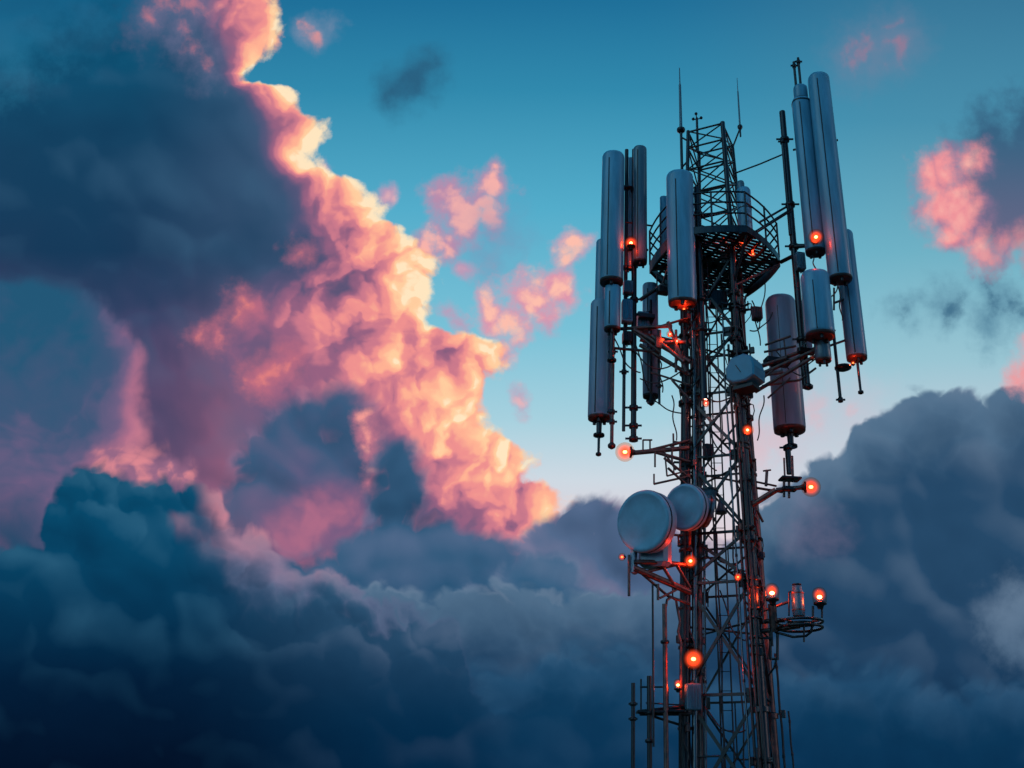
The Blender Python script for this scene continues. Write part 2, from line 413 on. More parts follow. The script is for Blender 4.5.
MT = dict(
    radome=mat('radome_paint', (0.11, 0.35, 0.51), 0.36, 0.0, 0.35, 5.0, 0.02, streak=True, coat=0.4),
    radome_dark=mat('radome_dark_paint', (0.07, 0.15, 0.20), 0.26, 0.0, 0.3, 5.0, 0.03, streak=True, coat=0.4),  # darker blue-grey paint
    radome_warm=mat('radome_warm_grey_paint', (0.22, 0.30, 0.41), 0.34, 0.0, 0.22, 5.0, 0.03, streak=True, coat=0.3),
    dish=mat('dish_paint', (0.19, 0.38, 0.51), 0.45, 0.0, 0.18, 4.0, 0.05),
    steel=mat('galvanised_steel', (0.040, 0.045, 0.052), 0.27, 0.7, 0.5, 7.0, 0.12, streak=True),
    pipe=mat('bright_steel_pipe', (0.15, 0.155, 0.17), 0.22, 0.95, 0.4, 6.0, 0.08, streak=True),
    brace=mat('dark_steel', (0.020, 0.022, 0.026), 0.32, 0.4, 0.4, 9.0, 0.1),
    rust_lamp_red=mat('oxide_lamp_red_steel', (0.17, 0.075, 0.06), 0.36, 0.35, 0.5, 8.0, 0.15, base2=(0.035, 0.028, 0.03)),  # reddish steel; red base also paints in lamp glow on arms and caps
    black=mat('black_rubber', (0.022, 0.023, 0.026), 0.5, 0.0, 0.3, 12.0),
    grate=mat('steel_grating', (0.05, 0.05, 0.055), 0.5, 0.7, 0.4, 10.0),
    box=mat('cabinet_paint', (0.05, 0.25, 0.38), 0.3, 0.0, 0.15, 4.0, 0.04),
    concrete=mat('concrete', (0.30, 0.29, 0.27), 0.85, 0.0, 0.3, 3.0, 0.3),
    grass=mat('grass_ground', (0.05, 0.07, 0.03), 0.95, 0.0, 0.4, 0.4, 0.3),
    bulb=mat('lit_bulb', (1, 0.5, 0.2), 0.5, emit=(1.0, 0.42, 0.12), estr=22.0),
    bulb_small=mat('lit_bulb_small', (1, 0.5, 0.2), 0.5, emit=(1.0, 0.25, 0.06), estr=7.0),
    bulb_pale=mat('lit_bulb_pale', (1, 0.7, 0.6), 0.5, emit=(1.0, 0.62, 0.52), estr=4.0),
)
# lamp globes: painted glow halo, volume emission fading outwards from the bulb
gm = bpy.data.materials.new('halo_glow_globe'); gm.use_nodes = True
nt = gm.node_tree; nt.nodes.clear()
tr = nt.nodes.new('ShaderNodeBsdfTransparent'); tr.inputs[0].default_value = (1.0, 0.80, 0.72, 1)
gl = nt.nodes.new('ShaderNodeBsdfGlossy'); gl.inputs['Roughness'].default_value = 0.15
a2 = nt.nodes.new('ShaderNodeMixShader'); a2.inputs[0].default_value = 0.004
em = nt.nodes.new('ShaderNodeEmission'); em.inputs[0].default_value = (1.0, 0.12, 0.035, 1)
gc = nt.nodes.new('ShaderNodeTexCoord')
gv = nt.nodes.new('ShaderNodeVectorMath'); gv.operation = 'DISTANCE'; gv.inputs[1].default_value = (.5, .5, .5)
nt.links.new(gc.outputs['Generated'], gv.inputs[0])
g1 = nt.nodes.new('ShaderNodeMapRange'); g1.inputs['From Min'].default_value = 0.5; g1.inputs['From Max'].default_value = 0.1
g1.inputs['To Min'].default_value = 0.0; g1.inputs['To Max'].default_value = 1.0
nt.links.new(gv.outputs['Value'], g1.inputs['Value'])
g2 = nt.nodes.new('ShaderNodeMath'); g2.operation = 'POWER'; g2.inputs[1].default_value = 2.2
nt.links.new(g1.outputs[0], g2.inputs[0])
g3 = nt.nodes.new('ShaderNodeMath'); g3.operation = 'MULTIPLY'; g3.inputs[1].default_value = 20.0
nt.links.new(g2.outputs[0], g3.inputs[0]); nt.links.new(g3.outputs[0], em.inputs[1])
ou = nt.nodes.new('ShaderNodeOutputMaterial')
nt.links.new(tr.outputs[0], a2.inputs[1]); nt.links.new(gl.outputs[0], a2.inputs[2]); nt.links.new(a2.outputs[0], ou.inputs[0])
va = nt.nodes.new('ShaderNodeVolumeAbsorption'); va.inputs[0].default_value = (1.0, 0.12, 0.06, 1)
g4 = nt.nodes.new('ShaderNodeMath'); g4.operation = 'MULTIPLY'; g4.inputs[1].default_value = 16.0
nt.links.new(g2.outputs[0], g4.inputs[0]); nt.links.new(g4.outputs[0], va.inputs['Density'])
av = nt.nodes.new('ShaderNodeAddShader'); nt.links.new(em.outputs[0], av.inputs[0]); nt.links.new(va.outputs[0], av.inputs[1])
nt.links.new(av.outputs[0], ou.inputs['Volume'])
MT['halo_globe'] = gm


# ------------------------------------------------------------------ mesh helpers
def frame(d):
    d = d.normalized()
    a = Vector((0, 0, 1)) if abs(d.z) < 0.9 else Vector((1, 0, 0))
    u = d.cross(a).normalized(); v = d.cross(u).normalized()
    return u, v


class MB:
    """Collects shapes in world coordinates; build() links them as one mesh object."""
    def __init__(self): self.v = []; self.f = []; self.sm = []
    def _add(self, vs, fs, smooth):
        o = len(self.v); self.v += [Vector(x) for x in vs]
        self.f += [[i + o for i in f] for f in fs]; self.sm += [smooth] * len(fs)
        return self
    def rings(self, rings, caps=(True, True), smooth=True):
        n = len(rings[0]); vs = [p for r in rings for p in r]; fs = []
        for k in range(len(rings) - 1):
            for i in range(n):
                j = (i + 1) % n
                fs.append([k * n + i, k * n + j, (k + 1) * n + j, (k + 1) * n + i])
        self._add(vs, fs, smooth)
        for c, r in zip(caps, (rings[0], rings[-1])):
            if c: self._add(r, [list(range(n))], False)
        return self
    def tube(self, a, b, r, r2=None, n=10):
        a = Vector(a); b = Vector(b); u, v = frame(b - a); r2 = r if r2 is None else r2
        ring = lambda p, q: [p + (u * math.cos(t) + v * math.sin(t)) * q for t in [2 * math.pi * i / n for i in range(n)]]
        return self.rings([ring(a, r), ring(b, r2)])
    def path(self, pts, r, n=8):
        pts = [Vector(p) for p in pts]; rs = []
        for i, p in enumerate(pts):
            d = (pts[min(i + 1, len(pts) - 1)] - pts[max(i - 1, 0)])
            u, v = frame(d)
            if rs:                                  # keep the section from twisting
                d = d.normalized(); u = (pu - d * pu.dot(d)).normalized(); v = d.cross(u)
            pu = u
            rs.append([p + (u * math.cos(t) + v * math.sin(t)) * r for t in [2 * math.pi * k / n for k in range(n)]])
        return self.rings(rs)
    def bar(self, a, b, w, h, up=(0, 0, 1)):
        a = Vector(a); b = Vector(b); d = (b - a).normalized()
        s = d.cross(Vector(up))
        if s.length < 1e-3: s = d.cross(Vector((1, 0, 0)))
        s.normalize(); q = s.cross(d)
        r = lambda p: [p + s * (w / 2 * i) + q * (h / 2 * j) for i, j in ((-1, -1), (1, -1), (1, 1), (-1, 1))]
        return self.rings([r(a), r(b)], smooth=False)
    def angle(self, a, b, w, t=0.012, up=(0, 0, 1)):
        """an L-shaped steel angle"""
        a = Vector(a); b = Vector(b); d = (b - a).normalized()
        s = d.cross(Vector(up))
        if s.length < 1e-3: s = d.cross(Vector((1, 0, 0)))
        s.normalize(); q = s.cross(d)
        sec = [(0, 0), (w, 0), (w, t), (t, t), (t, w), (0, w)]
        r = lambda p: [p + s * (i - w / 3) + q * (j - w / 3) for i, j in sec]
        return self.rings([r(a), r(b)], smooth=False)
    def box(self, c, sx, sy, sz, yaw=0.0, bev=0.0):
        c = Vector(c); ca, sa = math.cos(yaw), math.sin(yaw)
        def ring(z, e):
            out = []
            x, y = sx / 2 - e, sy / 2 - e; k = max(bev, 1e-4)
            for px, py in ((-x + k, -y), (x - k, -y), (x, -y + k), (x, y - k), (x - k, y), (-x + k, y), (-x, y - k), (-x, -y + k)):
                out.append(c + Vector((px * ca - py * sa, px * sa + py * ca, z)))
            return out
        h = sz / 2
        rs = [ring(-h, bev), ring(-h + bev, 0), ring(h - bev, 0), ring(h, bev)] if bev else [ring(-h, 0), ring(h, 0)]
        return self.rings(rs, smooth=False)
    def lathe(self, c, prof, axis=(0, 0, 1), n=28, sy=1.0, caps=(True, True), power=2.0, yaw=0.0):
        """prof: (radius, distance along the axis); sy squashes the section's second axis"""
        c = Vector(c); ax = Vector(axis).normalized()
        if abs(ax.z) > 0.99: u, v = Vector((math.cos(yaw), math.sin(yaw), 0)), Vector((-math.sin(yaw), math.cos(yaw), 0))
        else: u, v = frame(ax)
        rs = []
        for r, h in prof:
            ring = []
            for i in range(n):
                t = 2 * math.pi * i / n; ct, st_ = math.cos(t), math.sin(t)
                e = 2.0 / power
                x = math.copysign(abs(ct) ** e, ct); y = math.copysign(abs(st_) ** e, st_) * sy
                ring.append(c + ax * h + (u * x + v * y) * r)
            rs.append(ring)
        return self.rings(rs, caps)
    def ball(self, c, r, n=14, sz=1.0):
        c = Vector(c)
        return self.lathe(c, [(r * math.sin(math.pi * k / 8), -r * sz * math.cos(math.pi * k / 8)) for k in range(1, 8)], n=n)
    def build(self, name, m, parent=None):
        o0 = Vector((0, 0, 0)); p = parent
        while p is not None: o0 += Vector(p.location); p = p.parent
        loc = Vector((0, 0, 0))
        me = bpy.data.meshes.new(name)
        me.from_pydata([tuple(x - o0 - loc) for x in self.v], [], self.f)
        me.polygons.foreach_set('use_smooth', self.sm)
        bm = bmesh.new(); bm.from_mesh(me); bmesh.ops.recalc_face_normals(bm, faces=bm.faces); bm.to_mesh(me); bm.free()
        me.materials.append(MT[m])
        o = bpy.data.objects.new(name, me); COL.objects.link(o); o.parent = parent
        return o


def thing(name, loc, label, cat, group=None):
    o = bpy.data.objects.new(name, None); COL.objects.link(o); o.location = Vector(loc); o.empty_display_size = 0.1
    o['label'] = label; o['category'] = cat
    if group: o['group'] = group
    return o


CY, SY = math.cos(PITCH), math.sin(PITCH)
def at(px, py, Y):
    """the point at depth Y (metres north of the camera) that lies in this direction"""
    a = (px - 640) / 900.0; b = (384 - py) / 900.0
    d = Vector((a, CY - SY * b, SY + CY * b)); t = Y / d.y
    return Vector((0, 0, 1.6)) + d * t
def mpp(py, Y): return Y / (CY - SY * (384 - py) / 900.0) / 900.0


# ------------------------------------------------------------------ ground (below the frame)
g = MB(); g.box((0, 0, -0.1), 6000, 6000, 0.2); go = g.build('ground', 'grass'); go['kind'] = 'structure'
AX, AY = 1.87, 20.0
ft = MB(); ft.box((AX, AY, 0.15), 4.2, 4.2, 0.36, R(15), 0.04); fo = ft.build('concrete_footing', 'concrete')
fo['label'] = 'square concrete footing under the lattice tower'; fo['category'] = 'footing'

# ------------------------------------------------------------------ lattice tower
ANG = [R(210), R(300), R(30), R(120)]           # front left, front right, back right, back left
def rho(z): return 1.414 * (0.63 + max(0.0, 10.5 - z) * 0.021)
def leg_at(i, z): return Vector((AX + rho(z) * math.cos(ANG[i]), AY + rho(z) * math.sin(ANG[i]), z))
tower = thing('lattice_tower', (AX, AY, 0.3), 'tall dark steel lattice tower carrying all the antennas, dishes and red lamps', 'tower')
ZL = [0.35, 1.3, 3.6, 5.9, 7.0, 8.8, 10.4, 12.0, 14.1]
LEGR = [0.12, 0.125, 0.10, 0.075]
for i in range(4):
    b = MB(); b.tube(leg_at(i, 0.3), leg_at(i, 10.2), LEGR[i], n=18); b.tube(leg_at(i, 10.2), leg_at(i, 14.46), LEGR[i] * 0.8, n=18)
    for z in (3.3, 6.8, 10.2):
        b.tube(leg_at(i, z - 0.05), leg_at(i, z + 0.05), LEGR[i] * 1.5, n=18)
    lg = b.build('leg', 'steel' if i != 2 else 'rust_lamp_red', tower)
for z in ZL:
    for i in range(4):
        j = (i + 1) % 4
        b = MB(); b.angle(leg_at(i, z), leg_at(j, z), 0.065 if i in (0, 1) else 0.045); b.build('horizontal_brace', 'brace', tower)
for k in range(len(ZL) - 1):
    z0, z1 = ZL[k], ZL[k + 1]
    for i in range(4):
        j = (i + 1) % 4
        out = Vector((math.cos((ANG[i] + ANG[j]) / 2 if j else R(165)), math.sin((ANG[i] + ANG[j]) / 2 if j else R(165)), 0)) * 0.03
        b = MB(); b.angle(leg_at(i, z0) + out, leg_at(j, z1) + out, 0.075 if i in (0, 1) else 0.05); b.build('diagonal_brace', 'brace', tower)
        b = MB(); b.angle(leg_at(j, z0) - out, leg_at(i, z1) - out, 0.07 if i in (0, 1) else 0.05); b.build('diagonal_brace', 'rust_lamp_red' if (i, k) in ((0, 5), (0, 6), (1, 5)) else 'brace', tower)
for k in range(len(ZL) - 1):                       # light secondary bars from the crossing points
    z0, z1 = ZL[k], ZL[k + 1]; zm = (z0 + z1) / 2
    for i in ((0, 2) if k % 2 else (1, 3)):
        j = (i + 1) % 4
        mid = (leg_at(i, zm) + leg_at(j, zm)) / 2
        b = MB(); b.tube(leg_at(i, zm), mid, 0.02, n=6); b.tube(mid, (leg_at(i, z1) + leg_at(j, z1)) / 2, 0.017, n=6)
        b.build('redundant_brace', 'brace', tower)
for z in (5.0, 8.5, 11.8):
    b = MB(); b.tube(leg_at(0, z), leg_at(2, z), 0.025, n=6); b.tube(leg_at(1, z + .06), leg_at(3, z + .06), 0.025, n=6); b.build('plan_brace', 'brace', tower)

for z in ZL[1:]:                                   # gusset plates where the braces meet the legs
    for i in range(4):
        c = leg_at(i, z); w = (Vector((AX, AY, z)) - c).normalized(); yaw = math.atan2(w.y, w.x)
        for sg in (1, -1):
            b = MB(); e = Vector((math.cos(yaw + sg * R(45)), math.sin(yaw + sg * R(45)), 0)); b.box(c + e * (LEGR[i] + .07), .17, .014, .26, yaw + sg * R(45), .003)
            b.build('gusset_plate', 'brace', tower)

# ladder inside the tower
lx, ly = AX - 0.03, AY + 0.35
ld = thing('climbing_ladder', (lx, ly, 0.35), 'narrow steel climbing ladder running up inside the lattice tower', 'ladder')
for s in (-1, 1):
    b = MB(); b.tube((lx + s * 0.13, ly, 0.35), (lx + s * 0.13, ly, 14.3), 0.018, n=8); b.build('rail', 'brace', ld)
for k in range(34):
    z = 0.6 + k * 0.40
    b = MB(); b.tube((lx - 0.125, ly, z), (lx + 0.125, ly, z), 0.009, n=6); b.build('rung', 'brace', ld)

# feeder pipes and cables strapped to the legs
def riser(name, pos, r, z0, z1, m, label, cat, group, off=(0, 0), i=0):
    t = thing(name, (pos.x, pos.y, z0), label, cat, group)
    pts = []
    n = 14
    for k in range(n + 1):
        z = z0 + (z1 - z0) * k / n
        c = leg_at(i, z) + Vector((off[0], off[1], 0))
        c += Vector((math.sin(k * 1.7 + off[0] * 30) * 0.008, 0, 0)) if r < 0.03 else Vector((0, 0, 0))
        pts.append((c.x, c.y, z))
    b = MB(); b.path(pts, r, 10); b.build('tube', m, t)
    for k in range(1, n, 3):
        p = Vector(pts[k]); b = MB(); b.tube(p - Vector((0, 0, .03)), p + Vector((0, 0, .03)), r * 1.35, n=10); b.build('clamp', 'brace', t)
for k, (dx_, dy_, r, m_, lab) in enumerate([
        (0.20, -0.05, 0.065, 'pipe', 'bright steel conduit directly right of the front left tower leg'),
        (0.325, 0.02, 0.05, 'rust_lamp_red', 'reddish steel conduit, second pipe right of the front left tower leg'),
        (0.42, 0.07, 0.03, 'pipe', 'thin bright conduit, third pipe right of the front left tower leg'),
        (-0.02, -0.17, 0.03, 'black', 'black feeder cable strapped to the front of the left tower leg')]):
    riser('feeder_conduit', leg_at(0, 0.4) + Vector((dx_, dy_, 0)), r, 0.4, 13.6 - k * 0.5, m_, lab, 'conduit', 'conduits up the left tower leg', (dx_, dy_), 0)
for k, (dx_, dy_, r, m_, z1, lab) in enumerate([
        (-0.30, 0.02, 0.022, 'pipe', 12.5, 'thin bright conduit a hand width inside the front right tower leg'),
        (-0.02, -0.18, 0.028, 'black', 13.5, 'black cable on the camera side of the front right tower leg'),
        (-0.11, -0.12, 0.026, 'rust_lamp_red', 10.8, 'reddish cable on the inner front of the front right tower leg'),
        (-0.19, -0.02, 0.03, 'black', 11.6, 'black cable on the inner side of the front right tower leg')]):
    riser('feeder_conduit', leg_at(1, 0.4) + Vector((dx_, dy_, 0)), r, 0.4, z1, m_, lab, 'conduit', 'conduits up the right tower leg', (dx_, dy_), 1)
riser('feeder_conduit', leg_at(2, 0.4), 0.025, 0.4, 4.6, 'black', 'short black cable on the outer side of the back right tower leg', 'conduit', 'conduits up the right tower leg', (0.19, -0.05), 2)
riser('feeder_conduit', leg_at(2, 0.4), 0.02, 0.4, 3.4, 'black', 'thin black cable ending in mid air right of the back right tower leg', 'conduit', 'conduits up the right tower leg', (0.36, -0.08), 2)

for px, y0, y1, Y, lab in [(714, 520, 990, 20.3, 'thin dark inner cable nearest the left tower legs'), (730, 470, 990, 20.1, 'thin dark inner cable nearest the right tower leg'), (707, 300, 700, 20.4, 'thin dark inner cable behind the left conduits')]:
    p1 = at(px, y0, Y); p0 = Vector((p1.x + .04, p1.y, .4))
    t = thing('inner_cable', p0, lab, 'cable', 'cables hanging inside the tower')
    b = MB(); b.path([p0.lerp(p1, k / 12) + Vector((.03 * math.sin(k * 1.9), 0, 0)) for k in range(13)], .02, 6); b.build('sheath', 'black', t)
    b = MB(); b.lathe(p1, [(.03, -.03), (.045, 0), (.03, .06)], n=10); b.build('clip', 'brace', t)

# ------------------------------------------------------------------ top mast
MX, MY = 1.98, 20.0
mast = thing('lattice_mast', (MX, MY, 14.6), 'slim open lattice mast standing on the hexagonal platform', 'mast')
MA = [R(204), R(294), R(24), R(114)]
MZ0, MZ1 = 14.62, 18.55
def mleg(i, z):
    q = 0.86 + (0.70 - 0.86) * (z - MZ0) / (MZ1 - MZ0)
    return Vector((MX + q * math.cos(MA[i]), MY + q * math.sin(MA[i]), z))
for i in range(4):
    b = MB(); b.tube(mleg(i, MZ0), mleg(i, MZ1), 0.065 if i == 1 else 0.05, n=12); b.build('leg', 'steel', mast)
mz = [MZ0 + 0.1, 15.5, 16.4, 17.2, 17.95, MZ1 - 0.03]
for k, z in enumerate(mz):
    for i in range(4):
        b = MB(); b.tube(mleg(i, z), mleg((i + 1) % 4, z), 0.026, n=6); b.build('horizontal_brace', 'brace', mast)
        if k < len(mz) - 1:
            j = (i + 1) % 4
            b = MB(); b.tube(mleg(i, z), mleg(j, mz[k + 1]), 0.02, n=6); b.build('diagonal_brace', 'brace', mast)
            b = MB(); b.tube(mleg(j, z) + Vector((0, 0, .02)), mleg(i, mz[k + 1]) + Vector((0, 0, .02)), 0.02, n=6); b.build('diagonal_brace', 'brace', mast)

def whip(px, y0, y1, Y, r, label, foot):
    p0, p1 = at(px, y1, Y), at(px, y0, Y); p1.x = p0.x; p1.y = p0.y
    t = thing('whip_antenna', p0, label, 'antenna', 'whip antennas on the tower top')
    L = p1.z - p0.z
    b = MB(); b.tube(p0, p0 + Vector((0, 0, L * .72)), r, r * .8, 10); b.tube(p0 + Vector((0, 0, L * .72)), p1, r * .45, r * .3, 8); b.build('rod', 'radome_dark', t)
    b = MB(); b.lathe(p0, [(r * 1.2, -.10), (r * 2.6, -.03), (r * 2.6, .03), (r * 1.2, .08)], n=14); b.build('collar', 'brace', t)
    b = MB(); b.tube(p0 - Vector((0, 0, foot)), p0 - Vector((0, 0, .03)), r * 0.9, n=10); b.build('base_pole', 'steel', t)
    return p0
w0 = whip(681, 68, 130, 19.75, 0.045, 'tall whip antenna on a pole at the upper left of the mast', 2.3)
w1_ = whip(740, 78, 127, 20.3, 0.028, 'thin whip antenna clamped to the right corner of the mast top', 0.35)
b = MB(); b.tube(w1_ - Vector((0, 0, .05)), mleg(2, 18.45), 0.025, n=8); o = b.build('whip_bracket', 'brace'); o['label'] = 'short bracket tube holding the thin whip at the mast corner'; o['category'] = 'bracket'
b = MB(); b.tube(w0 - Vector((0, 0, .25)), mleg(0, 18.2), 0.025, n=8); b.tube(w0 - Vector((0, 0, 1.3)), mleg(0, 17.5), 0.025, n=8)
o = b.build('whip_bracket', 'brace'); o['label'] = 'pair of struts holding the tall left whip pole to the mast'; o['category'] = 'bracket'
# small sensor head on a stub pole
p = at(698, 152, 19.8); q = at(698, 118, 19.8); q.x = p.x
sh = thing('wind_sensor', p, 'small crown shaped wind sensor on a stub pole at the mast top', 'sensor')
b = MB(); b.tube(p, q, 0.035, n=8); b.build('pole', 'steel', sh)
b = MB()
for k in range(3):
    t = 2 * math.pi * k / 3 + .3; e = q + Vector((math.cos(t) * .13, math.sin(t) * .13, .02)); b.tube(q - Vector((0, 0, .04)), e, .014, n=6)
b.build('arms', 'brace', sh)
for k in range(3):
    t = 2 * math.pi * k / 3 + .3; e = q + Vector((math.cos(t) * .13, math.sin(t) * .13, .04)); b = MB(); b.ball(e, .045, 10); b.build('cup', 'brace', sh)
# stay wire to the right cluster
def wire(pts, r, m, name, label, cat, group=None):
    b = MB(); b.path(pts, r, 6); o = b.build(name, m); o['label'] = label; o['category'] = cat
    if group: o['group'] = group
    return o
wire([at(733, 174, 20.2), at(760, 164, 19.9), at(786, 153, 19.6)], 0.022, 'brace', 'stay_rod', 'slanting stay rod from the mast to the right hand pole', 'rod')

# ------------------------------------------------------------------ hexagonal platform
HX, HY, HZ, HR = 1.95, 20.1, 14.5, 1.72
HA = [R(294 + 60 * k) for k in range(6)]
def hx(k, z, r=HR): a = HA[k % 6]; return Vector((HX + r * math.cos(a), HY + r * math.sin(a), z))
def hxr(a, z, r=HR):
    d = ((a - HA[0]) % R(60)) - R(30)
    q = r * (0.62 * math.cos(R(30)) / math.cos(d) + 0.38 * 0.965)
    return Vector((HX + q * math.cos(a), HY + q * math.sin(a), z))
def edge(k, n=6): return [HA[k] + R(60) * i / n for i in range(n + 1)]
plat = thing('service_platform', (HX, HY, HZ), 'hexagonal steel service platform with railing near the tower top', 'platform')
b = MB()
YW = HA[0] + R(30)
for k in range(-13, 14):                          # bar grating running towards the camera side
    o_ = k * .125; hl = min(HR * .84, (HR * .955 - abs(o_)) * 1.72)
    if hl < .05: continue
    u_ = Vector((math.cos(HA[0]), math.sin(HA[0]), 0)); v_ = Vector((-u_.y, u_.x, 0)); c_ = Vector((HX, HY, HZ + .025)) + u_ * o_
    b.bar(c_ - v_ * hl, c_ + v_ * hl, .07, .03)
b.build('deck', 'grate', plat)
for k in range(6):
    b = MB(); d0, d1 = (-.24 if k in (1, 4) else -.12), .08
    b.rings([[hxr(a, HZ + d0, HR + .015), hxr(a, HZ + d0, HR - .02), hxr(a, HZ + d1, HR - .02), hxr(a, HZ + d1, HR + .015)] for a in edge(k)], smooth=False)
    b.build('fascia', 'rust_lamp_red' if k in (1, 4) else 'steel', plat)
for k in range(6):
    b = MB(); b.angle(Vector((HX, HY, HZ - .07)), hxr(HA[k], HZ - .07, HR - .03), 0.12); b.build('radial_beam', 'brace', plat)
for k in range(11):
    x = -1.4 + k * .28; hw = min(HR * .9, (HR * .95 - abs(x) * .58))
    b = MB(); u_ = Vector((math.cos(HA[0]), math.sin(HA[0]), 0)); v_ = Vector((-u_.y, u_.x, 0)); c_ = Vector((HX, HY, HZ - .05)) + v_ * x; b.bar(c_ - u_ * hw, c_ + u_ * hw, 0.05, 0.08); b.build('joist', 'steel', plat)
for rr in (0.45, 0.8, 1.2):
    b = MB()
    for k in range(6): b.tube(hx(k, HZ - .16, rr), hx(k + 1, HZ - .16, rr), 0.03, n=6)
    b.build('ring_beam', 'brace', plat)
for k in range(6):
    for z in (0.45, 0.78, 1.1):
        b = MB(); b.path([hxr(a, HZ + z) for a in edge(k)], 0.024, 8); b.build('handrail', 'steel', plat)
    for f in (0, 0.5):
        p = hxr(HA[k] + R(60) * f, HZ + .05)
        b = MB(); b.tube(p, p + Vector((0, 0, 1.07)), 0.026, n=8); b.build('rail_post', 'steel', plat)
for k in range(6):
    b = MB(); b.tube(hx(k, HZ - .2, HR - .05), leg_at((k * 4 // 6 + 1) % 4, 13.25), 0.035, n=8); b.build('knee_brace', 'rust_lamp_red' if k % 2 else 'brace', plat)
# drum on the deck
p = at(746, 236, 19.0); p.z = HZ + .05
dr = thing('equipment_drum', p, 'grey double drum standing on the platform beside the railing', 'equipment')
h = at(746, 190, 19.0).z - p.z
b = MB(); b.lathe(p, [(.17, 0), (.185, .03), (.185, h - .05), (.165, h)], n=24); b.build('drum', 'radome', dr)
b = MB(); b.lathe(p + Vector((-.06, 0, h)), [(.10, 0), (.10, .18), (.085, .25), (.04, .28)], n=20); b.build('cap', 'radome_dark', dr)
b = MB(); b.lathe(p, [(.192, h * .55), (.192, h * .55 + .03)], n=24); b.build('band', 'brace', dr)

# ------------------------------------------------------------------ antennas
def antenna(name, px, w, y0, y1, Y, label, group, m='radome', top='round', stub=None, seam=True, sy=0.9, bands=(), lean=0.0, kind='antenna', cap='black', fins=0):
    ym = (y0 + y1) / 2
    c = at(px, ym, Y); r = w / 2 * mpp(ym, Y)
    z1 = at(px, y0 + w * .2, Y).z; z0 = at(px, y1, Y).z; L = z1 - z0
    c.z = z0
    t = thing(name, c, label, kind, group)
    if top == 'round':
        prof = [(r * .93, 0), (r, r * .12)] + [(r, L - r * .5)] + [(r * (0.62 + .38 * math.cos(a)), L - r * .5 + r * .5 * math.sin(a)) for a in [R(x) for x in (15, 32, 50, 70, 90)]]
    elif top == 'flat':
        prof = [(r * .93, 0), (r, r * .1), (r, L - r * .2), (r * .9, L)]
    else:
        prof = [(r * .88, 0), (r * .97, r * .16), (r, r * .3), (r, L - r * .35), (r * .9, L - r * .08), (r * .7, L)]
    b = MB(); b.lathe(c, prof, n=36, sy=sy, power=2.3); rad = b.build('radome', m, t)
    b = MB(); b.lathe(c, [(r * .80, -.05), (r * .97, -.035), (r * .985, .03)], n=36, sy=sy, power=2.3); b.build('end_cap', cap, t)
    if seam:
        s = MB(); a = R(250)
        q = c + Vector((math.cos(a) * r * .99, math.sin(a) * r * sy * .99, 0))
        s.bar(q + Vector((0, 0, .05)), q + Vector((0, 0, L - r)), .022, .03, up=(1, 0, 0)); s.build('seam', 'black', rad)
        s = MB(); a = R(318); q = c + Vector((math.cos(a) * r * .97, math.sin(a) * r * sy * .97, 0))
        s.bar(q + Vector((0, 0, .05)), q + Vector((0, 0, L - r)), .03, .02, up=(1, 0, 0)); s.build('seam', m, rad)
    for f in bands:
        b = MB(); b.lathe(c, [(r * 1.02, L * f - .025), (r * 1.02, L * f + .025)], n=32, sy=sy, power=2.3); b.build('band', 'brace', t)
    n = 3 if r > .15 else 2
    for k in range(n):
        a = 2 * math.pi * k / n + .5; q = c + Vector((math.cos(a) * r * .5, math.sin(a) * r * .5, 0))
        b = MB(); b.tube(q - Vector((0, 0, .14)), q - Vector((0, 0, .04)), r * .12 + .008, n=8); b.build('connector', 'brace', t)
    if stub:
        for (yb, ww) in stub:
            zb = at(px, yb, Y).z
            b = MB(); rr = ww / 2 * mpp(yb, Y); b.tube(c + Vector((0, 0, -.03)), Vector((c.x, c.y, zb)), rr, rr * .85, 12)
            b.lathe(Vector((c.x, c.y, zb)), [(rr, 0), (rr * 1.9, .02), (rr * 1.9, .07), (rr, .09)], n=14); b.build('tail_rod', 'steel', t)
    # brackets on the back
    for f in (0.16, 0.82):
        b = MB(); q = c + Vector((0, 0, L * f)); b.bar(q + Vector((0, r * sy * .9, 0)), q + Vector((0, r * sy + .12, 0)), .12, .07); b.build('bracket', 'brace', t)
    return t, c, r, L

def pole(px, w, y0, y1, Y, label, group, m='steel', collars=(), foot=False):
    ym = (y0 + y1) / 2; c = at(px, ym, Y); z1 = at(px, y0, Y).z; z0 = at(px, y1, Y).z; r = w / 2 * mpp(ym, Y); c.z = z0
    t = thing('mounting_pole', c, label, 'pole', group)
    b = MB(); b.tube(c, (c.x, c.y, z1), r, n=14); b.build('tube', m, t)
    for yc in collars:
        zc = at(px, yc, Y).z; q = Vector((c.x, c.y, zc))
        b = MB(); b.lathe(q, [(r, -.06), (r * 1.55, -.05), (r * 1.55, .05), (r, .06)], n=14)
        b.bar(q + Vector((-r * 2.8, -r * .4, 0)), q + Vector((r * 2.8, -r * .4, 0)), .035, .04); b.build('clamp', 'brace', t)
    if foot:
        b = MB(); b.lathe(c, [(r * .6, -.10), (r * 2.0, -.06), (r * 2.2, 0), (r * 1.2, .05)], n=14); b.build('foot', 'brace', t)
    return c, z0, z1

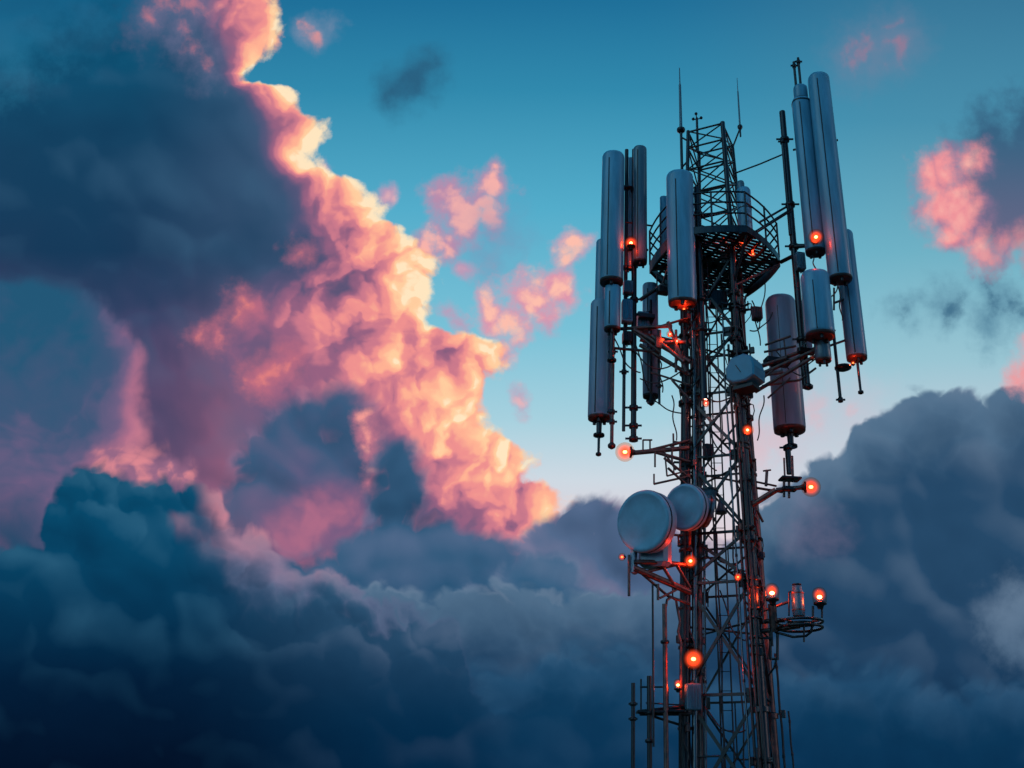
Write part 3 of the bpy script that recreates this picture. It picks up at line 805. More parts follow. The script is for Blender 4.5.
GL = 'antennas of the left cluster'; GR = 'antennas of the right cluster'
PL_ = 'poles of the left cluster'; PR_ = 'poles of the right cluster'
antenna('panel_antenna', 681, 28, 168, 303, 18.75, 'wide blue grey panel antenna with rounded top in front of the platform', GL, sy=0.75, cap='rust_lamp_red')
antenna('panel_antenna', 612.5, 23, 150, 282, 18.9, 'tall pale antenna with rounded top, front left of the left cluster', GL, m='radome')
antenna('small_antenna', 612.5, 16.5, 284, 329, 18.95, 'short blue cylinder antenna hanging below the tall left one', GL, top='flat', stub=[(362, 5)])
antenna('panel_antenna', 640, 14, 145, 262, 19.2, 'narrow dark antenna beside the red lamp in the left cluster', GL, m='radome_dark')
antenna('panel_antenna', 630.5, 8, 157, 268, 19.6, 'thinnest antenna, squeezed between two taller ones on the left', GL, m='radome', seam=False)
antenna('panel_antenna', 600.5, 22.5, 297, 418, 19.6, 'pinkish lowest antenna at the far left of the tower', GL, m='radome_warm', stub=[(437, 6), (456, 3)], cap='rust_lamp_red')
antenna('panel_antenna', 602.5, 14, 238, 305, 20.1, 'half hidden antenna behind the far left pair', GL, m='radome', seam=False)
antenna('panel_antenna', 650.5, 16, 282, 396, 20.4, 'mauve antenna hanging behind the left mounting arms', GL, m='radome_warm', top='flat', stub=[(404, 4)])
antenna('small_antenna', 664, 8, 196, 250, 20.0, 'small antenna peeking out left of the wide panel', GL, top='flat', seam=False)
antenna('panel_antenna', 808, 19.5, 96, 252, 19.15, 'long antenna left of the tallest one, with a lamp near its foot', GR, m='radome', bands=(.97,))
antenna('small_antenna', 800.5, 14, 84, 100, 19.2, 'short cap cylinder on top of the long right antenna', GR, top='round', seam=False)
antenna('panel_antenna', 829, 22.5, 72, 279, 18.85, 'tallest and longest antenna at the top right of the tower', GR, m='radome')
antenna('drum_antenna', 817, 29, 268, 336, 18.65, 'stout drum shaped antenna below the long right one', GR, top='drum', m='radome', stub=None)
antenna('small_antenna', 822, 16, 330, 360, 18.9, 'short dark cylinder hanging under the stout drum', GR, top='flat', m='radome_dark', seam=False, cap='rust_lamp_red')
antenna('panel_antenna', 849.5, 20, 228, 358, 19.5, 'outermost right antenna with a red lit underside', GR, m='radome', stub=[(394, 3)], cap='rust_lamp_red')
antenna('panel_antenna', 784.5, 31, 292, 430, 20.7, 'broad mauve antenna hanging behind the right mounting arms', GR, m='radome_warm', cap='rust_lamp_red', stub=[(448, 7)])
antenna('small_antenna', 806, 9, 300, 350, 19.9, 'slim blue cylinder half hidden behind the right pole', GR, top='flat', seam=False)

pole(700.5, 7, 188, 400, 19.05, 'dark pole directly right of the wide panel antenna', PL_, 'steel', (215, 300, 330))
pole(634, 5.5, 150, 441, 19.35, 'long dark pole down the middle of the left cluster', PL_, 'brace', (190, 300, 408, 426, 439))
pole(624, 3.4, 330, 431, 19.3, 'thin plain pole left of the long middle pole', PL_, 'steel', (372,))
pole(612.5, 3.6, 330, 445, 19.15, 'thin pole with a disc foot under the short blue antenna', PL_, 'rust_lamp_red', (352, 412, 422), foot=True)
pole(626, 4, 150, 330, 19.35, 'upper pole just right of the tall pale left antenna', PL_, 'brace', (188, 268))
pole(651, 2.6, 300, 402, 20.2, 'thin pole with a round foot in front of the mauve left antenna', PL_, 'brace', (), foot=True)
pole(659, 2.6, 330, 404, 19.6, 'short thin pole right of the mauve left antenna', PL_, 'steel', (386,))
pole(794, 6.5, 112, 388, 19.55, 'long thick dark pole left of the right antennas', PR_, 'steel', (140, 205, 247, 340))
pole(786.5, 3.5, 140, 235, 19.5, 'thin pole alongside the thick right pole', PR_, 'steel', (142,))
pole(806.5, 4.5, 345, 386, 19.2, 'short pole with a round foot below the right arms', PR_, 'steel', (), foot=True)
pole(834.5, 3.2, 282, 402, 19.3, 'slender rod hanging under the right cluster', PR_, 'brace', (400,))
pole(788.5, 6, 445, 474, 20.5, 'stub pole under the broad mauve antenna', PR_, 'steel', (448,))
pole(795, 2.6, 62, 88, 19.2, 'left one of two small rods above the right antennas', PR_, 'brace', (66,))
pole(799.5, 2.6, 58, 88, 19.2, 'right one of two small rods above the right antennas', PR_, 'brace', (62,))
for (px, py, r, Y, lab) in [(843, 368, 0.20, 19.3, 'flat disc plate beside the outermost antenna foot')]:
    p = at(px, py, Y); b = MB(); b.lathe(p, [(r * .6, -.05), (r, -.01), (r, .03), (r * .4, .05)], n=20); o = b.build('disc_plate', 'brace'); o['label'] = lab; o['category'] = 'plate'

# ------------------------------------------------------------------ mounting arms
def arm(name, segs, label, cat='mount', group='mounting arms', m='rust_lamp_red', tag_name='strut', base=None, plates=()):
    t = thing(name, base if base is not None else segs[0][0], label, cat, group)
    for (a, b_, r) in segs:
        b = MB(); b.tube(a, b_, r, n=10); b.build(tag_name, m, t)
    for (c, sx, sy_, sz, yaw) in plates:
        b = MB(); b.box(c, sx, sy_, sz, yaw, .01); b.build('plate', 'brace', t)
    return t
def A(*l): return [(at(*a), at(*b), r) for a, b, r in l]
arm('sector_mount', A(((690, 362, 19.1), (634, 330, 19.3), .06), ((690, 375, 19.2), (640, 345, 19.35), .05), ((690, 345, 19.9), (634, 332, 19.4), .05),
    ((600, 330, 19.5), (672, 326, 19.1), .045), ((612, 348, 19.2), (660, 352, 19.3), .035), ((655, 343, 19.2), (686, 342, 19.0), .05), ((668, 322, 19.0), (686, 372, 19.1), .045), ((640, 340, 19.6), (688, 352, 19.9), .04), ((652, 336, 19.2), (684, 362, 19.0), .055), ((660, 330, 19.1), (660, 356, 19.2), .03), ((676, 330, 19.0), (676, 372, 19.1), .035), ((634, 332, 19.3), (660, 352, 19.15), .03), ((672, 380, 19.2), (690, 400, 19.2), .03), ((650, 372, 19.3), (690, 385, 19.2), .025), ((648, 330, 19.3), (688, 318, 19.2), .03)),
    'red lit triangular arms holding the left antenna cluster', m='rust_lamp_red', plates=[(at(668, 345, 19.2), .7, .05, .28, .5), (at(646, 318, 19.4), .4, .3, .12, .2)])
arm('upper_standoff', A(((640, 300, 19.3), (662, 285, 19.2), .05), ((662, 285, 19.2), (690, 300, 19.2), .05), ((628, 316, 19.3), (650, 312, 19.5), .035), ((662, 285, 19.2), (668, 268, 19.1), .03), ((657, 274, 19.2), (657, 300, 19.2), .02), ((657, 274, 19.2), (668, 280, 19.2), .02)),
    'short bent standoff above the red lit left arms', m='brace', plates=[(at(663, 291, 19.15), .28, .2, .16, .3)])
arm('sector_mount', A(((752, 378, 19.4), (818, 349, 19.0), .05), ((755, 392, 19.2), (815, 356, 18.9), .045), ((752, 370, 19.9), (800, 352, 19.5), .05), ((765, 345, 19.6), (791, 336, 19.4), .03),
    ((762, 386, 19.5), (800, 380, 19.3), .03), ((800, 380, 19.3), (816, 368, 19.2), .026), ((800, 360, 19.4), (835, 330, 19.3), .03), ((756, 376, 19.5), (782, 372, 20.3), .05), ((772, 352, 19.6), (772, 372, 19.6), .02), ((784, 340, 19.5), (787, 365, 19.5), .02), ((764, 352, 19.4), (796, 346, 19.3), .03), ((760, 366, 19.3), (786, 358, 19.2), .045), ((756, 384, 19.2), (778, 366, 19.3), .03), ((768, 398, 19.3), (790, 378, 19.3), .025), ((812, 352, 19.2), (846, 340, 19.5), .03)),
    'long outrigger arms with a red lit tip holding the right antenna cluster', m='rust_lamp_red', plates=[(at(777, 362, 19.5), .62, .28, .14, .3), (at(806, 351, 19.2), .42, .14, .14, .3)])
arm('upper_outrigger', A(((756, 232, 19.0), (791, 210, 19.5), .045), ((760, 222, 19.1), (788, 206, 19.5), .03)),
    'pair of slanting tubes from the platform rail to the thick right pole', m='steel')
arm('lower_outrigger', A(((781, 262, 20.0), (793, 256, 19.6), .055), ((793, 247, 19.5), (806, 246, 19.3), .05)), 'short stub arm from platform corner to the thick right pole', m='brace')
arm('cluster_yoke', A(((604, 250, 19.7), (648, 250, 19.3), .03), ((605, 188, 19.2), (640, 186, 19.3), .025), ((625, 222, 19.3), (653, 226, 19.4), .025)), 'thin cross tubes tying the upper left antennas together', m='brace')
arm('cluster_yoke', A(((793, 150, 19.5), (838, 140, 19.1), .03), ((792, 245, 19.5), (850, 245, 19.5), .035), ((834, 303, 19.3), (848, 298, 19.4), .03), ((834, 288, 19.2), (834, 310, 19.2), .025)), 'thin cross tubes tying the right antennas together', m='brace')

# lower arms with lamps at the end
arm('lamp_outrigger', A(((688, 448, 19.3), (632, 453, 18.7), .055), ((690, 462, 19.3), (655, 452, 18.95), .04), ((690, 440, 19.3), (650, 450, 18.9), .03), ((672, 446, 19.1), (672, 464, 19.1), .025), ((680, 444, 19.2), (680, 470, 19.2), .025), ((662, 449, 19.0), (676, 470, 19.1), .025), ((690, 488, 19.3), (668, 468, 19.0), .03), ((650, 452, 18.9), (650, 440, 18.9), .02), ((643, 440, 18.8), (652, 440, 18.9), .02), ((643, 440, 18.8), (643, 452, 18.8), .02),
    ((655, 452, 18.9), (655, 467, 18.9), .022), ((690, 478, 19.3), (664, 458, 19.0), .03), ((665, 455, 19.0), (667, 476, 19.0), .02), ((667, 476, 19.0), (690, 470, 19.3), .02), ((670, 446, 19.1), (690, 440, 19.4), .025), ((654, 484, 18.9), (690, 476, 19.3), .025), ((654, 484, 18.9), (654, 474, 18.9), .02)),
    'red lit arm reaching left to a bright end lamp', m='rust_lamp_red', group='lamp arms')
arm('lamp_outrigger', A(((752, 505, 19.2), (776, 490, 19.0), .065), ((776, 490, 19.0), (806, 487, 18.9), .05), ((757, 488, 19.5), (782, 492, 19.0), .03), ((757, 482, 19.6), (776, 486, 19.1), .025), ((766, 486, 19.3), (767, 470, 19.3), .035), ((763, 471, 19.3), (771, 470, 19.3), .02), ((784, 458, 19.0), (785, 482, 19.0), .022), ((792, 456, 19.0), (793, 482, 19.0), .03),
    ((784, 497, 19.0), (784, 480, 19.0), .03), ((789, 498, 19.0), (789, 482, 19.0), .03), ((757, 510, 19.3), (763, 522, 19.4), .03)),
    'red lit arm reaching right to a bright end lamp', m='rust_lamp_red', group='lamp arms', plates=[(at(790, 479, 19.0), .46, .3, .05, .2), (at(789, 489, 18.98), .34, .2, .08, .2)])

# ------------------------------------------------------------------ hex cabinet
def cabinet(px, py, Y, label):
    c = at(px, py, Y); s = mpp(py, Y)
    t = thing('equipment_cabinet', c, label, 'cabinet')
    yaw = R(-34); u = Vector((math.cos(yaw), math.sin(yaw), 0)); n = Vector((math.sin(yaw), -math.cos(yaw), 0)); up = Vector((0, 0, 1))
    out = [(-.42, -.22), (-.44, .10), (-.26, .36), (.10, .40), (.34, .28), (.42, 0), (.40, -.26), (.12, -.36), (-.2, -.34)]
    rg = lambda k, q: [c + u * (x * k * .86) + up * (y * k * .9) + n * q * .85 for x, y in out]
    b = MB(); b.rings([rg(.90, .36), rg(1.0, .33), rg(1.0, -.30), rg(.9, -.34)], smooth=False); b.build('housing', 'box', t)
    b = MB(); b.bar(c + n * .312 + u * -.1 + up * .1, c + n * .312 + u * .02 + up * -.1, .02, .012, up=tuple(n)); b.build('latch', 'black', t)
    b = MB(); b.box(c - up * .40, .5, .4, .1, yaw, .01); b.build('mount_plate', 'brace', t)
cabinet(746, 373, 18.75, 'blue faceted cabinet bolted across the front right tower leg')

# ------------------------------------------------------------------ dishes
def dish(px, py, Y, r, nrm, depth, label, m='dish', back=True):
    c = at(px, py, Y); n = Vector(nrm).normalized()
    t = thing('microwave_dish', c, label, 'dish', 'microwave dishes on the left tower leg')
    b = MB(); b.lathe(c, [(r * .94, -depth), (r, -depth + .03), (r, -.03), (r * .985, 0)], axis=n, n=48); b.build('shroud', m, t)
    b = MB(); b.lathe(c, [(r * .985, .0), (r * .97, .02), (r * .86, .032), (r * .84, .022), (r * .5, .045), (r * .02, .05)], axis=n, n=48); b.build('radome_cover', m, t)
    b = MB(); b.lathe(c, [(r * 1.012, -.10), (r * 1.012, -.06)], axis=n, n=48); b.build('clamp_band', 'brace' if m != 'dish' else 'steel', t)
    if back:
        b = MB(); b.lathe(c - n * depth, [(r * .93, 0), (r * .8, -.10), (r * .5, -.22), (r * .3, -.27), (r * .28, -.42), (r * .1, -.44)], axis=n, n=36); b.build('back_shell', 'radome_dark', t)
    return t, c, n
dish(643, 521, 18.25, 0.655, (-0.52, -0.80, -0.12), 0.32, 'large round microwave dish, leftmost of the two pale dishes')
dish(684, 507, 18.45, 0.50, (-0.56, -0.78, -0.14), 0.22, 'smaller round microwave dish in front of the left tower leg')
dish(709, 512, 19.2, 0.36, (0.92, 0.25, -0.2), 0.22, 'small dark dish seen edge on behind the smaller pale dish', 'radome_dark', False)
# feed horn
p = at(709, 498, 19.25)
fh = thing('horn_antenna', p, 'dark funnel shaped horn right of the smaller pale dish', 'antenna')
b = MB(); b.lathe(p, [(.20, .16), (.19, .14), (.08, -.16), (.05, -.3)], n=20); b.build('horn', 'radome_dark', fh)
b = MB(); b.lathe(p, [(.22, .15), (.22, .19)], n=20); b.build('rim', 'brace', fh)
p = at(721, 507, 19.6)
fh = thing('horn_antenna', p, 'tiny dark cone hanging between the tower legs', 'antenna')
b = MB(); b.lathe(p, [(.04, .2), (.12, -.12), (.1, -.14)], n=16); b.build('horn', 'radome_dark', fh)
b = MB(); b.lathe(p, [(.13, -.15), (.13, -.12)], n=16); b.build('rim', 'brace', fh)
# bowl under the large dish and its support truss
p = at(655, 553, 18.75)
bw = thing('dish_cradle', p, 'pale rounded cradle under the large dish', 'cradle')
b = MB(); b.box(p, .66, .4, .62, R(-20), .08); b.build('housing', 'radome_warm', bw)
b = MB(); b.box(at(634, 562, 18.6), .10, .2, .5, R(-20), .02); b.build('side_plate', 'radome_warm', bw)
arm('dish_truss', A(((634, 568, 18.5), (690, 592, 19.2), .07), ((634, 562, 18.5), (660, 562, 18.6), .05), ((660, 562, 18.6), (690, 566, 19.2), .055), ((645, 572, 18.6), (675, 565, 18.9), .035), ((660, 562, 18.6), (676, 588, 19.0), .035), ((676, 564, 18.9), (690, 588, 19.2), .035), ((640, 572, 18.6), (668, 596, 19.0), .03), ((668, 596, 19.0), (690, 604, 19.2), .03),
    ((629, 555, 18.5), (629, 596, 18.5), .03), ((658, 584, 18.8), (658, 600, 18.8), .03), ((660, 598, 18.8), (676, 590, 19.0), .025)), 'red lit truss carrying the large dish out from the tower leg', group='dish mounts', m='rust_lamp_red')
arm('dish_bracket', A(((672, 507, 18.9), (690, 510, 19.2), .07), ((690, 530, 19.0), (690, 545, 19.2), .04), ((655, 515, 18.75), (690, 522, 19.3), .06), ((678, 535, 18.8), (679, 545, 18.9), .02)), 'short bracket tying the two pale dishes to the leg', group='dish mounts', m='rust_lamp_red')

# ------------------------------------------------------------------ right lamp balcony
bc = at(800, 622, 19.1); BZ = bc.z; bx, by = bc.x, bc.y; br = 0.47
bal = thing('lamp_balcony', bc, 'small round lamp balcony on the right side of the tower', 'balcony')
def circ(r, z, n=28, sy=1.0): return [(bx + r * math.cos(2 * math.pi * k / n), by + r * sy * math.sin(2 * math.pi * k / n), z) for k in range(n + 1)]
for r_, z_ in ((br, 0), (br * .97, -.12)):
    b = MB(); b.path(circ(r_, BZ + z_), .03 if r_ > .4 else .022); b.build('ring', 'steel', bal)
b = MB(); b.lathe((bx, by, BZ), [(br * .62, -.05), (br * .62, -.02)], n=24); b.build('floor_plate', 'grate', bal)
for k in range(4):
    a = R(45 + 90 * k); b = MB(); b.tube((bx, by, BZ - .03), (bx + br * math.cos(a), by + br * math.sin(a), BZ - .03), .022, n=8); b.build('spoke', 'brace', bal)
for (a, c_, r) in A(((757, 622, 19.3), (785, 620, 19.1), .05), ((757, 632, 19.3), (800, 626, 19.1), .05), ((760, 612, 19.3), (788, 602, 19.2), .03)):
    b = MB(); b.tube(a, c_, r, n=10); b.build('arm', 'rust_lamp_red', bal)
b = MB(); b.path([at(775, 632, 19.2), at(793, 637, 19.0), at(806, 636, 19.0), at(811, 632, 19.0), at(813, 622, 19.0), at(813, 606, 19.0)], .026); b.build('hoop', 'brace', bal)
b = MB(); b.tube(at(804, 622, 19.0), at(804, 642, 19.0), .02, n=8); b.build('drop_rod', 'brace', bal)
b = MB(); b.tube(at(789, 592, 19.1), at(789, 616, 19.1), .018, n=8); b.tube(at(789, 592, 19.1), at(793, 591, 19.1), .018, n=8); b.build('drop_rod', 'brace', bal)
b = MB(); b.tube(at(822, 604, 19.1), at(822, 618, 19.1), .022, n=8); b.build('lamp_post', 'brace', bal)
b = MB(); b.tube(at(772, 604, 19.1), at(774, 632, 19.2), .09, n=14); b.build('lamp_post', 'rust_lamp_red', bal)
b = MB()
for px in (770.5, 777.5): b.tube(at(px, 632, 19.2), at(px, 660, 19.2), .03, n=8)
b.tube(at(770.5, 659, 19.2), at(777.5, 659, 19.2), .025, n=8); b.path([at(776, 660, 19.2), at(774, 668, 19.2), at(768, 676, 19.3)], .02); b.build('hanger', 'brace', bal)
p = at(799, 616, 19.05)
cn = thing('canister', p, 'grey canister with a flat lid standing on the lamp balcony', 'canister')
h = at(799, 585, 19.05).z - p.z
b = MB(); b.lathe(p, [(.12, 0), (.13, .02), (.13, h * .78), (.12, h * .80)], n=24); b.build('body', 'radome_dark', cn)
b = MB(); b.lathe(p + Vector((0, 0, h * .8)), [(.10, 0), (.10, h * .16), (.06, h * .18), (.03, h * .19)], n=20); b.build('neck', 'radome_dark', cn)
b = MB(); b.lathe(p + Vector((0, 0, h)), [(.10, 0), (.10, .02)], n=20); b.build('lid', 'brace', cn)
for z in (.1, h * .7):
    b = MB(); b.lathe(p + Vector((0, 0, z)), [(.137, 0), (.137, .03)], n=24); b.build('band', 'rust_lamp_red', cn)

# ------------------------------------------------------------------ lower left balcony
arm('pole_balcony', A(((690, 706, 19.2), (638, 712, 18.9), .04), ((690, 714, 19.3), (640, 714, 18.9), .035), ((652, 716, 19.0), (690, 728, 19.3), .026), ((640, 687, 18.9), (668, 687, 19.0), .018), ((641, 679, 18.9), (641, 712, 18.9), .018), ((653, 675, 18.9), (653, 712, 18.9), .018), ((668, 687, 19.0), (668, 710, 19.0), .016), ((680, 706, 19.1), (680, 768, 19.2), .03), ((646, 703, 18.9), (682, 705, 19.2), .014)),
    'dark outrigger frame low on the left side of the tower', m='brace', group='lamp arms', plates=[(at(652, 712, 19.0), .62, .34, .05, .1), (at(674, 711, 19.1), .4, .3, .05, .1)])
GP = 'poles low on the left'
def lowpole(px, w, y0, z1, Y, label, m, cl):
    ym = 740; c = at(px, ym, Y); c.z = z1; t0 = at(px, y0, Y).z; r = w / 2 * mpp(ym, Y)
    t = thing('mounting_pole', c, label, 'pole', GP)
    b = MB(); b.tube(c, (c.x, c.y, t0), r, n=12); b.build('tube', m, t)
    for y in cl:
        q = Vector((c.x, c.y, at(px, y, Y).z)); b = MB(); b.lathe(q, [(r, -.04), (r * 1.7, -.03), (r * 1.7, .03), (r, .04)], n=12); b.bar(q + Vector((-.09, -r * .6, 0)), q + Vector((.09, -r * .6, 0)), .04, .04); b.build('clamp', 'brace', t)
lowpole(633, 4.0, 683, 1.0, 18.85, 'leftmost thin dark pole with two clamps, low on the left', 'brace', (704, 719))
lowpole(649.5, 5.0, 676, 1.0, 18.9, 'thicker dark pole on the lower left outrigger', 'brace', (713, 741))
lowpole(666, 5.0, 604, 0.3, 18.9, 'glowing red lit pipe left of the big lower lamp', 'rust_lamp_red', (642,))
lowpole(653.5, 2.2, 584, 2.6, 18.8, 'very thin rod dropping from the dish truss', 'brace', ())
wire([at(666, 606, 18.9), at(667, 600, 18.95), at(671, 597, 19.0), at(676, 600, 19.1), at(678, 612, 19.1), at(680, 622, 19.1), at(678, 632, 19.1), at(681, 642, 19.1), at(681, 700, 19.1)], .03, 'rust_lamp_red', 'bent_pipe', 'red lit bent pipe curling down beside the left tower leg', 'pipe')

# ------------------------------------------------------------------ lamps
def lamp(px, py, Y, r, power, label, style='ball', col_=(1.0, 0.10, 0.028), bulb='bulb', base_dir=(0, 0, -1)):
    c = at(px, py, Y); r *= 0.86
    t = thing('warning_lamp', c, label, 'lamp', 'lit warning lamps on the tower')
    d = Vector(base_dir).normalized()
    b = MB(); b.lathe(c, [(r * 1.15, r * 1.0), (r * 1.25, r * 1.05), (r * 1.25, r * 1.4), (r * .7, r * 1.6), (r * .5, r * 2.2)], axis=d, n=18); b.build('base', 'brace', t)
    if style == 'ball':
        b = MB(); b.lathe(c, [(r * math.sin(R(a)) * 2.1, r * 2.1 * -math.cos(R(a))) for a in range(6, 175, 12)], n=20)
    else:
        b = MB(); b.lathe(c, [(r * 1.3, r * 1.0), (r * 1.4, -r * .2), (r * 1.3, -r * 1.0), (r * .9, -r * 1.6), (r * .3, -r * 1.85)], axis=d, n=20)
    b.build('halo_globe', 'halo_globe', t)  # shell whose volume carries the painted glow halo
    b = MB(); b.lathe(c, [(r * .46 * math.sin(R(q)), -r * .34 * math.cos(R(q))) for q in range(12, 170, 20)], n=14); b.build('bulb', bulb, t)
    ldat = bpy.data.lights.new('lamp_light', 'POINT'); ldat.energy = power * 3.6; ldat.color = col_; ldat.shadow_soft_size = r * .6
    lo = bpy.data.objects.new('lamp_light', ldat); COL.objects.link(lo); lo.parent = t
    return t
lamp(631, 243, 18.75, .10, 9, 'orange lamp between the upper left antennas')
lamp(816, 237, 18.45, .11, 9, 'orange lamp at the foot of the long right antenna', base_dir=(0, 1, 0))
lamp(743, 242, 19.3, .09, 7, 'larger orange lamp under the platform nose', bulb='bulb_small', base_dir=(0, 0, 1))
lamp(725, 240, 19.2, .06, 5, 'smaller orange lamp under the platform, left of the nose lamp', bulb='bulb_small', base_dir=(0, 0, 1))
lamp(753, 254, 19.5, .045, 2, 'tiny orange lamp under the right half of the platform', bulb='bulb_small', base_dir=(0, 0, 1))
lamp(625, 452, 18.65, .12, 12, 'bright round lamp at the tip of the left arm', base_dir=(1, 0.1, 0))
lamp(747.5, 430, 18.6, .08, 9, 'orange lamp on the front right leg below the blue cabinet', base_dir=(0, 1, 0))
lamp(811, 487, 18.85, .12, 12, 'bright round lamp at the tip of the right arm', base_dir=(-1, 0.1, 0))
lamp(690.5, 561, 18.95, .09, 10, 'orange lamp on the left leg below the dishes', base_dir=(0, 1, 0))
lamp(622, 557, 18.4, .045, 3, 'tiny lamp at the lower left edge of the large dish', bulb='bulb_small', base_dir=(1, 0, 0))
lamp(772, 593, 18.95, .13, 14, 'bright lamp on the thick post at the balcony, next to the tower', 'cyl')
lamp(819.5, 597, 19.0, .13, 14, 'bright lamp at the outer right end of the balcony', 'cyl')
lamp(693.5, 659, 18.75, .125, 16, 'biggest brightest lamp low on the left tower leg', base_dir=(0, 1, 0))
lamp(678, 685, 18.9, .075, 6, 'caged lantern just below the biggest lamp', 'cyl')
lamp(738, 577, 18.65, .055, 4, 'small red lamp on the inner edge of the front right leg', bulb='bulb_small', base_dir=(0, 1, 0))
lamp(706, 403, 19.1, .055, 3, 'pale pink lamp between the tower legs beside a cross bar', bulb='bulb_pale', col_=(1, .5, .4), base_dir=(0, 1, 0))
lamp(670, 334, 19.0, .05, 8, 'small lamp in the upper part of the red lit left arms', bulb='bulb_pale', base_dir=(0, 1, 0))
lamp(677, 341, 18.95, .045, 4, 'small lamp in the lower part of the red lit left arms', bulb='bulb_pale', base_dir=(0, 1, 0))
lamp(684, 309, 18.8, .04, 4, 'small added lamp lighting the foot of the wide panel antenna', bulb='bulb_small')  # added lamp; puts the orange glow on the panel's underside
lamp(853, 363, 19.2, .04, 5, 'small lamp under the outermost right antenna', bulb='bulb_small')
lamp(812, 358, 18.9, .035, 4, 'small lamp under the tip of the right outrigger arms', bulb='bulb_small')

# ------------------------------------------------------------------ boxes and loose cables
def rru(px, py, Y, sx, sz, label, m='box', yaw=.2):
    c = at(px, py, Y); t = thing('radio_unit', c, label, 'radio unit', 'radio units behind the antennas')
    b = MB(); b.box(c, sx, .22, sz, yaw, .02); b.build('housing', m, t)
    b = MB()
    for k in range(5):
        q = c + Vector((-sx * .36 + sx * .18 * k, -.125, 0)); b.box(q, .015, .03, sz * .8, yaw)
    b.build('cooling_fins', m, t)
    b = MB(); b.tube(c + Vector((0, 0, -sz / 2 - .08)), c + Vector((0, 0, -sz / 2 + .01)), .02, n=8); b.build('connector', 'black', t)
rru(627, 312, 19.25, .26, .62, 'blue radio unit left of the long middle pole')
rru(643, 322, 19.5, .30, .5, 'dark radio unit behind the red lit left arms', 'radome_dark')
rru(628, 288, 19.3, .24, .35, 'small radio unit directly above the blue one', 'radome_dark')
rru(627, 338, 19.3, .22, .3, 'small dark radio unit directly below the blue one', 'brace')
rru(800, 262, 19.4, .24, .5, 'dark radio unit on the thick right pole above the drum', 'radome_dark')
rru(757, 314, 19.7, .24, .34, 'small red lit box on the tower behind the right leg', 'rust_lamp_red')
rru(718, 300, 19.6, .45, .45, 'dark box under the platform between the tower legs', 'brace')
rru(693, 697, 18.95, .3, .5, 'dark box on the left leg below the biggest lamp', 'radome_dark')
rru(708, 452, 19.5, .2, .35, 'small dark box between the conduits and the cross brace', 'brace')

random.seed(5)
def sag(a, b, d, n=14, wig=0.0):
    a = Vector(a); b = Vector(b); out = []
    for k in range(n + 1):
        f = k / n; p = a.lerp(b, f); p.z -= d * 4 * f * (1 - f); p.x += wig * math.sin(f * 9); p.y += wig * math.cos(f * 7); out.append(p)
    return out
cabs = [((625, 335, 19.2), (684, 350, 19.1), .7, 'from the small dark radio unit to the left leg'),
        ((613, 335, 19.0), (640, 372, 19.2), .25, 'hanging under the short blue antenna'),
        ((640, 378, 19.3), (690, 358, 19.2), .35, 'looping low under the red lit left arms'),
        ((652, 398, 20.2), (688, 412, 19.3), .15, 'from the mauve left antenna to the leg'),
        ((660, 360, 19.3), (662, 392, 19.4), -.05, 'hanging beside the short thin pole'),
        ((750, 330, 19.6), (772, 312, 20.2), .2, 'from the tower to the broad mauve antenna'),
        ((752, 300, 19.8), (760, 345, 19.8), -.1, 'running down behind the front right leg'),
        ((765, 280, 20.6), (757, 330, 20.0), .2, 'dropping from the platform edge on the right'),
        ((764, 395, 19.6), (757, 440, 19.6), .0, 'hanging below the right outrigger arms'),
        ((822, 345, 18.9), (800, 362, 19.3), .25, 'looping under the stout drum'),
        ((838, 285, 18.8), (842, 320, 19.2), .1, 'under the tallest right antenna'),
        ((700, 320, 19.2), (735, 300, 19.6), .3, 'slack between the legs below the platform'),
        ((702, 345, 19.4), (738, 392, 19.2), .2, 'slack between the legs beside the cabinet'),
        ((702, 440, 19.3), (716, 470, 19.6), .2, 'looped above the horn inside the tower'),
        ((672, 395, 19.2), (676, 440, 19.2), .0, 'short drop left of the front left leg'),
        ((770, 630, 19.3), (757, 700, 19.6), .2, 'slack below the lamp balcony'),
        ((720, 590, 20.0), (745, 640, 19.4), .3, 'slack low between the tower legs'),
        ((680, 718, 19.2), (688, 760, 19.2), .0, 'beside the left leg under the outrigger frame')]
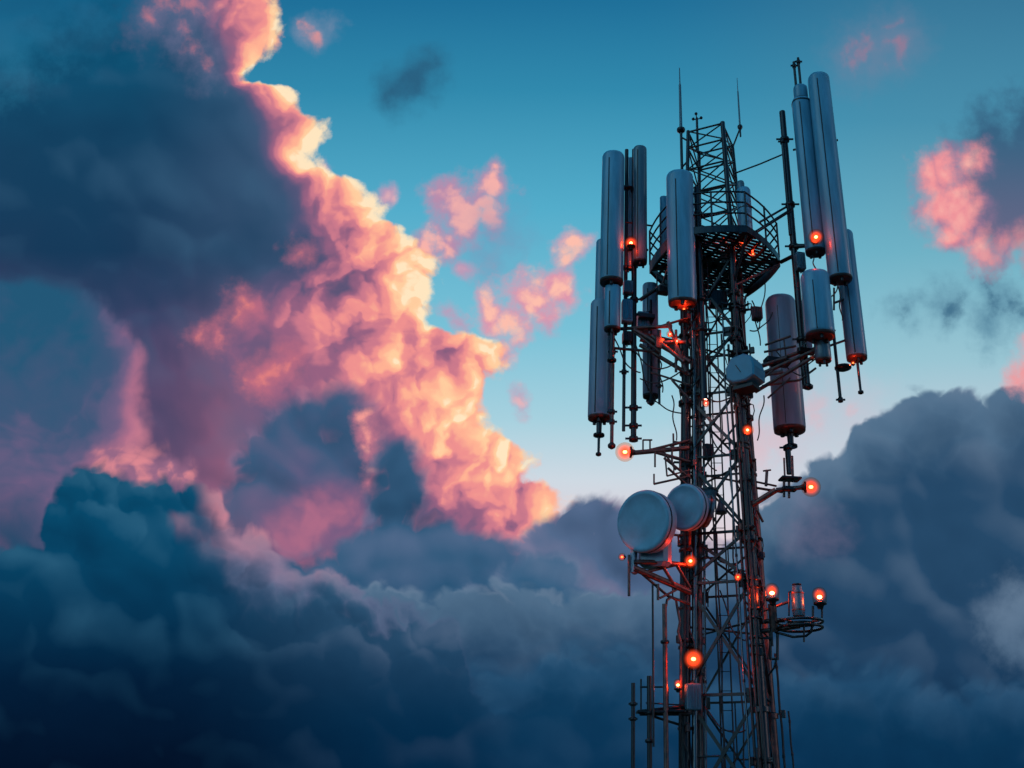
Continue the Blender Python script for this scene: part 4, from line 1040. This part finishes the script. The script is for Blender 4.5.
cabs += [((690, 320, 19.0), (705, 360, 19.3), .12, 'bunched beside the front left leg under the wide panel'),
         ((704, 395, 19.4), (740, 385, 19.1), .3, 'drooping from the left leg to the cabinet'),
         ((700, 412, 19.5), (735, 455, 19.2), .35, 'crossing the tower below the pale pink lamp'),
         ((742, 400, 19.0), (757, 360, 19.6), .15, 'looping round the back of the cabinet'),
         ((735, 480, 19.1), (757, 520, 19.8), .12, 'across the right legs by the right lamp arm'),
         ((690, 490, 19.2), (712, 540, 19.8), .2, 'behind the smaller pale dish'),
         ((704, 545, 19.6), (742, 560, 19.3), .22, 'slack between the legs level with the dish truss'),
         ((636, 345, 19.3), (655, 400, 20.0), .2, 'from the long middle pole to the mauve left antenna'),
         ((776, 350, 20.0), (800, 375, 19.3), .15, 'crossing in front of the broad mauve antenna'),
         ((838, 283, 18.8), (822, 300, 18.8), .2, 'between the tallest antenna and the stout drum'),
         ((812, 255, 19.1), (816, 272, 18.8), .0, 'short link above the stout drum'),
         ((745, 600, 19.1), (770, 640, 19.4), .1, 'beside the thick lamp post'),
         ((686, 600, 19.2), (694, 650, 19.1), .0, 'down the left leg above the biggest lamp'),
         ((700, 700, 19.5), (745, 730, 19.2), .25, 'slack near the bottom of the picture')]
for a, b_, d, lab in cabs:
    wire(sag(at(*a), at(*b_), d, wig=.03), .017, 'black', 'jumper_cable', 'black jumper cable ' + lab, 'cable', 'loose jumper cables')

# ------------------------------------------------------------------ fittings on the tower legs (parts of the tower)
random.seed(11)
for k in range(90):
    i = random.choice((0, 0, 0, 1, 1, 1, 2, 3)); z = random.uniform(2.2, 14.0) if k % 3 else random.uniform(8.5, 13.5)
    c = leg_at(i, z); a = random.uniform(R(150), R(390)); d = Vector((math.cos(a), math.sin(a), 0)); r = LEGR[i]
    b = MB(); b.lathe(c, [(r * 1.04, -.035), (r * 1.22, -.03), (r * 1.22, .03), (r * 1.04, .035)], n=16)
    L = random.uniform(.08, .26); e = c + d * (r + L)
    b.bar(c + d * r, e, .05, .04)
    kind = k % 4
    if kind == 0: b.tube(e - Vector((0, 0, .16)), e + Vector((0, 0, .2)), .022, n=8)
    elif kind == 1: b.box(e, .10, .08, .16, a, .01)
    elif kind == 2: b.tube(e, e + Vector((0, 0, random.choice((-.3, .25)))), .016, n=8)
    else: b.path([e, e + d * .08 + Vector((0, 0, -.05)), e + d * .1 + Vector((0, 0, -.2)), e + d * .02 + Vector((0, 0, -.4)), c + d * r + Vector((0, 0, -.5))], .013, 6)
    b.build('clamp_bracket', random.choice(('brace', 'rust_lamp_red', 'steel')), tower)
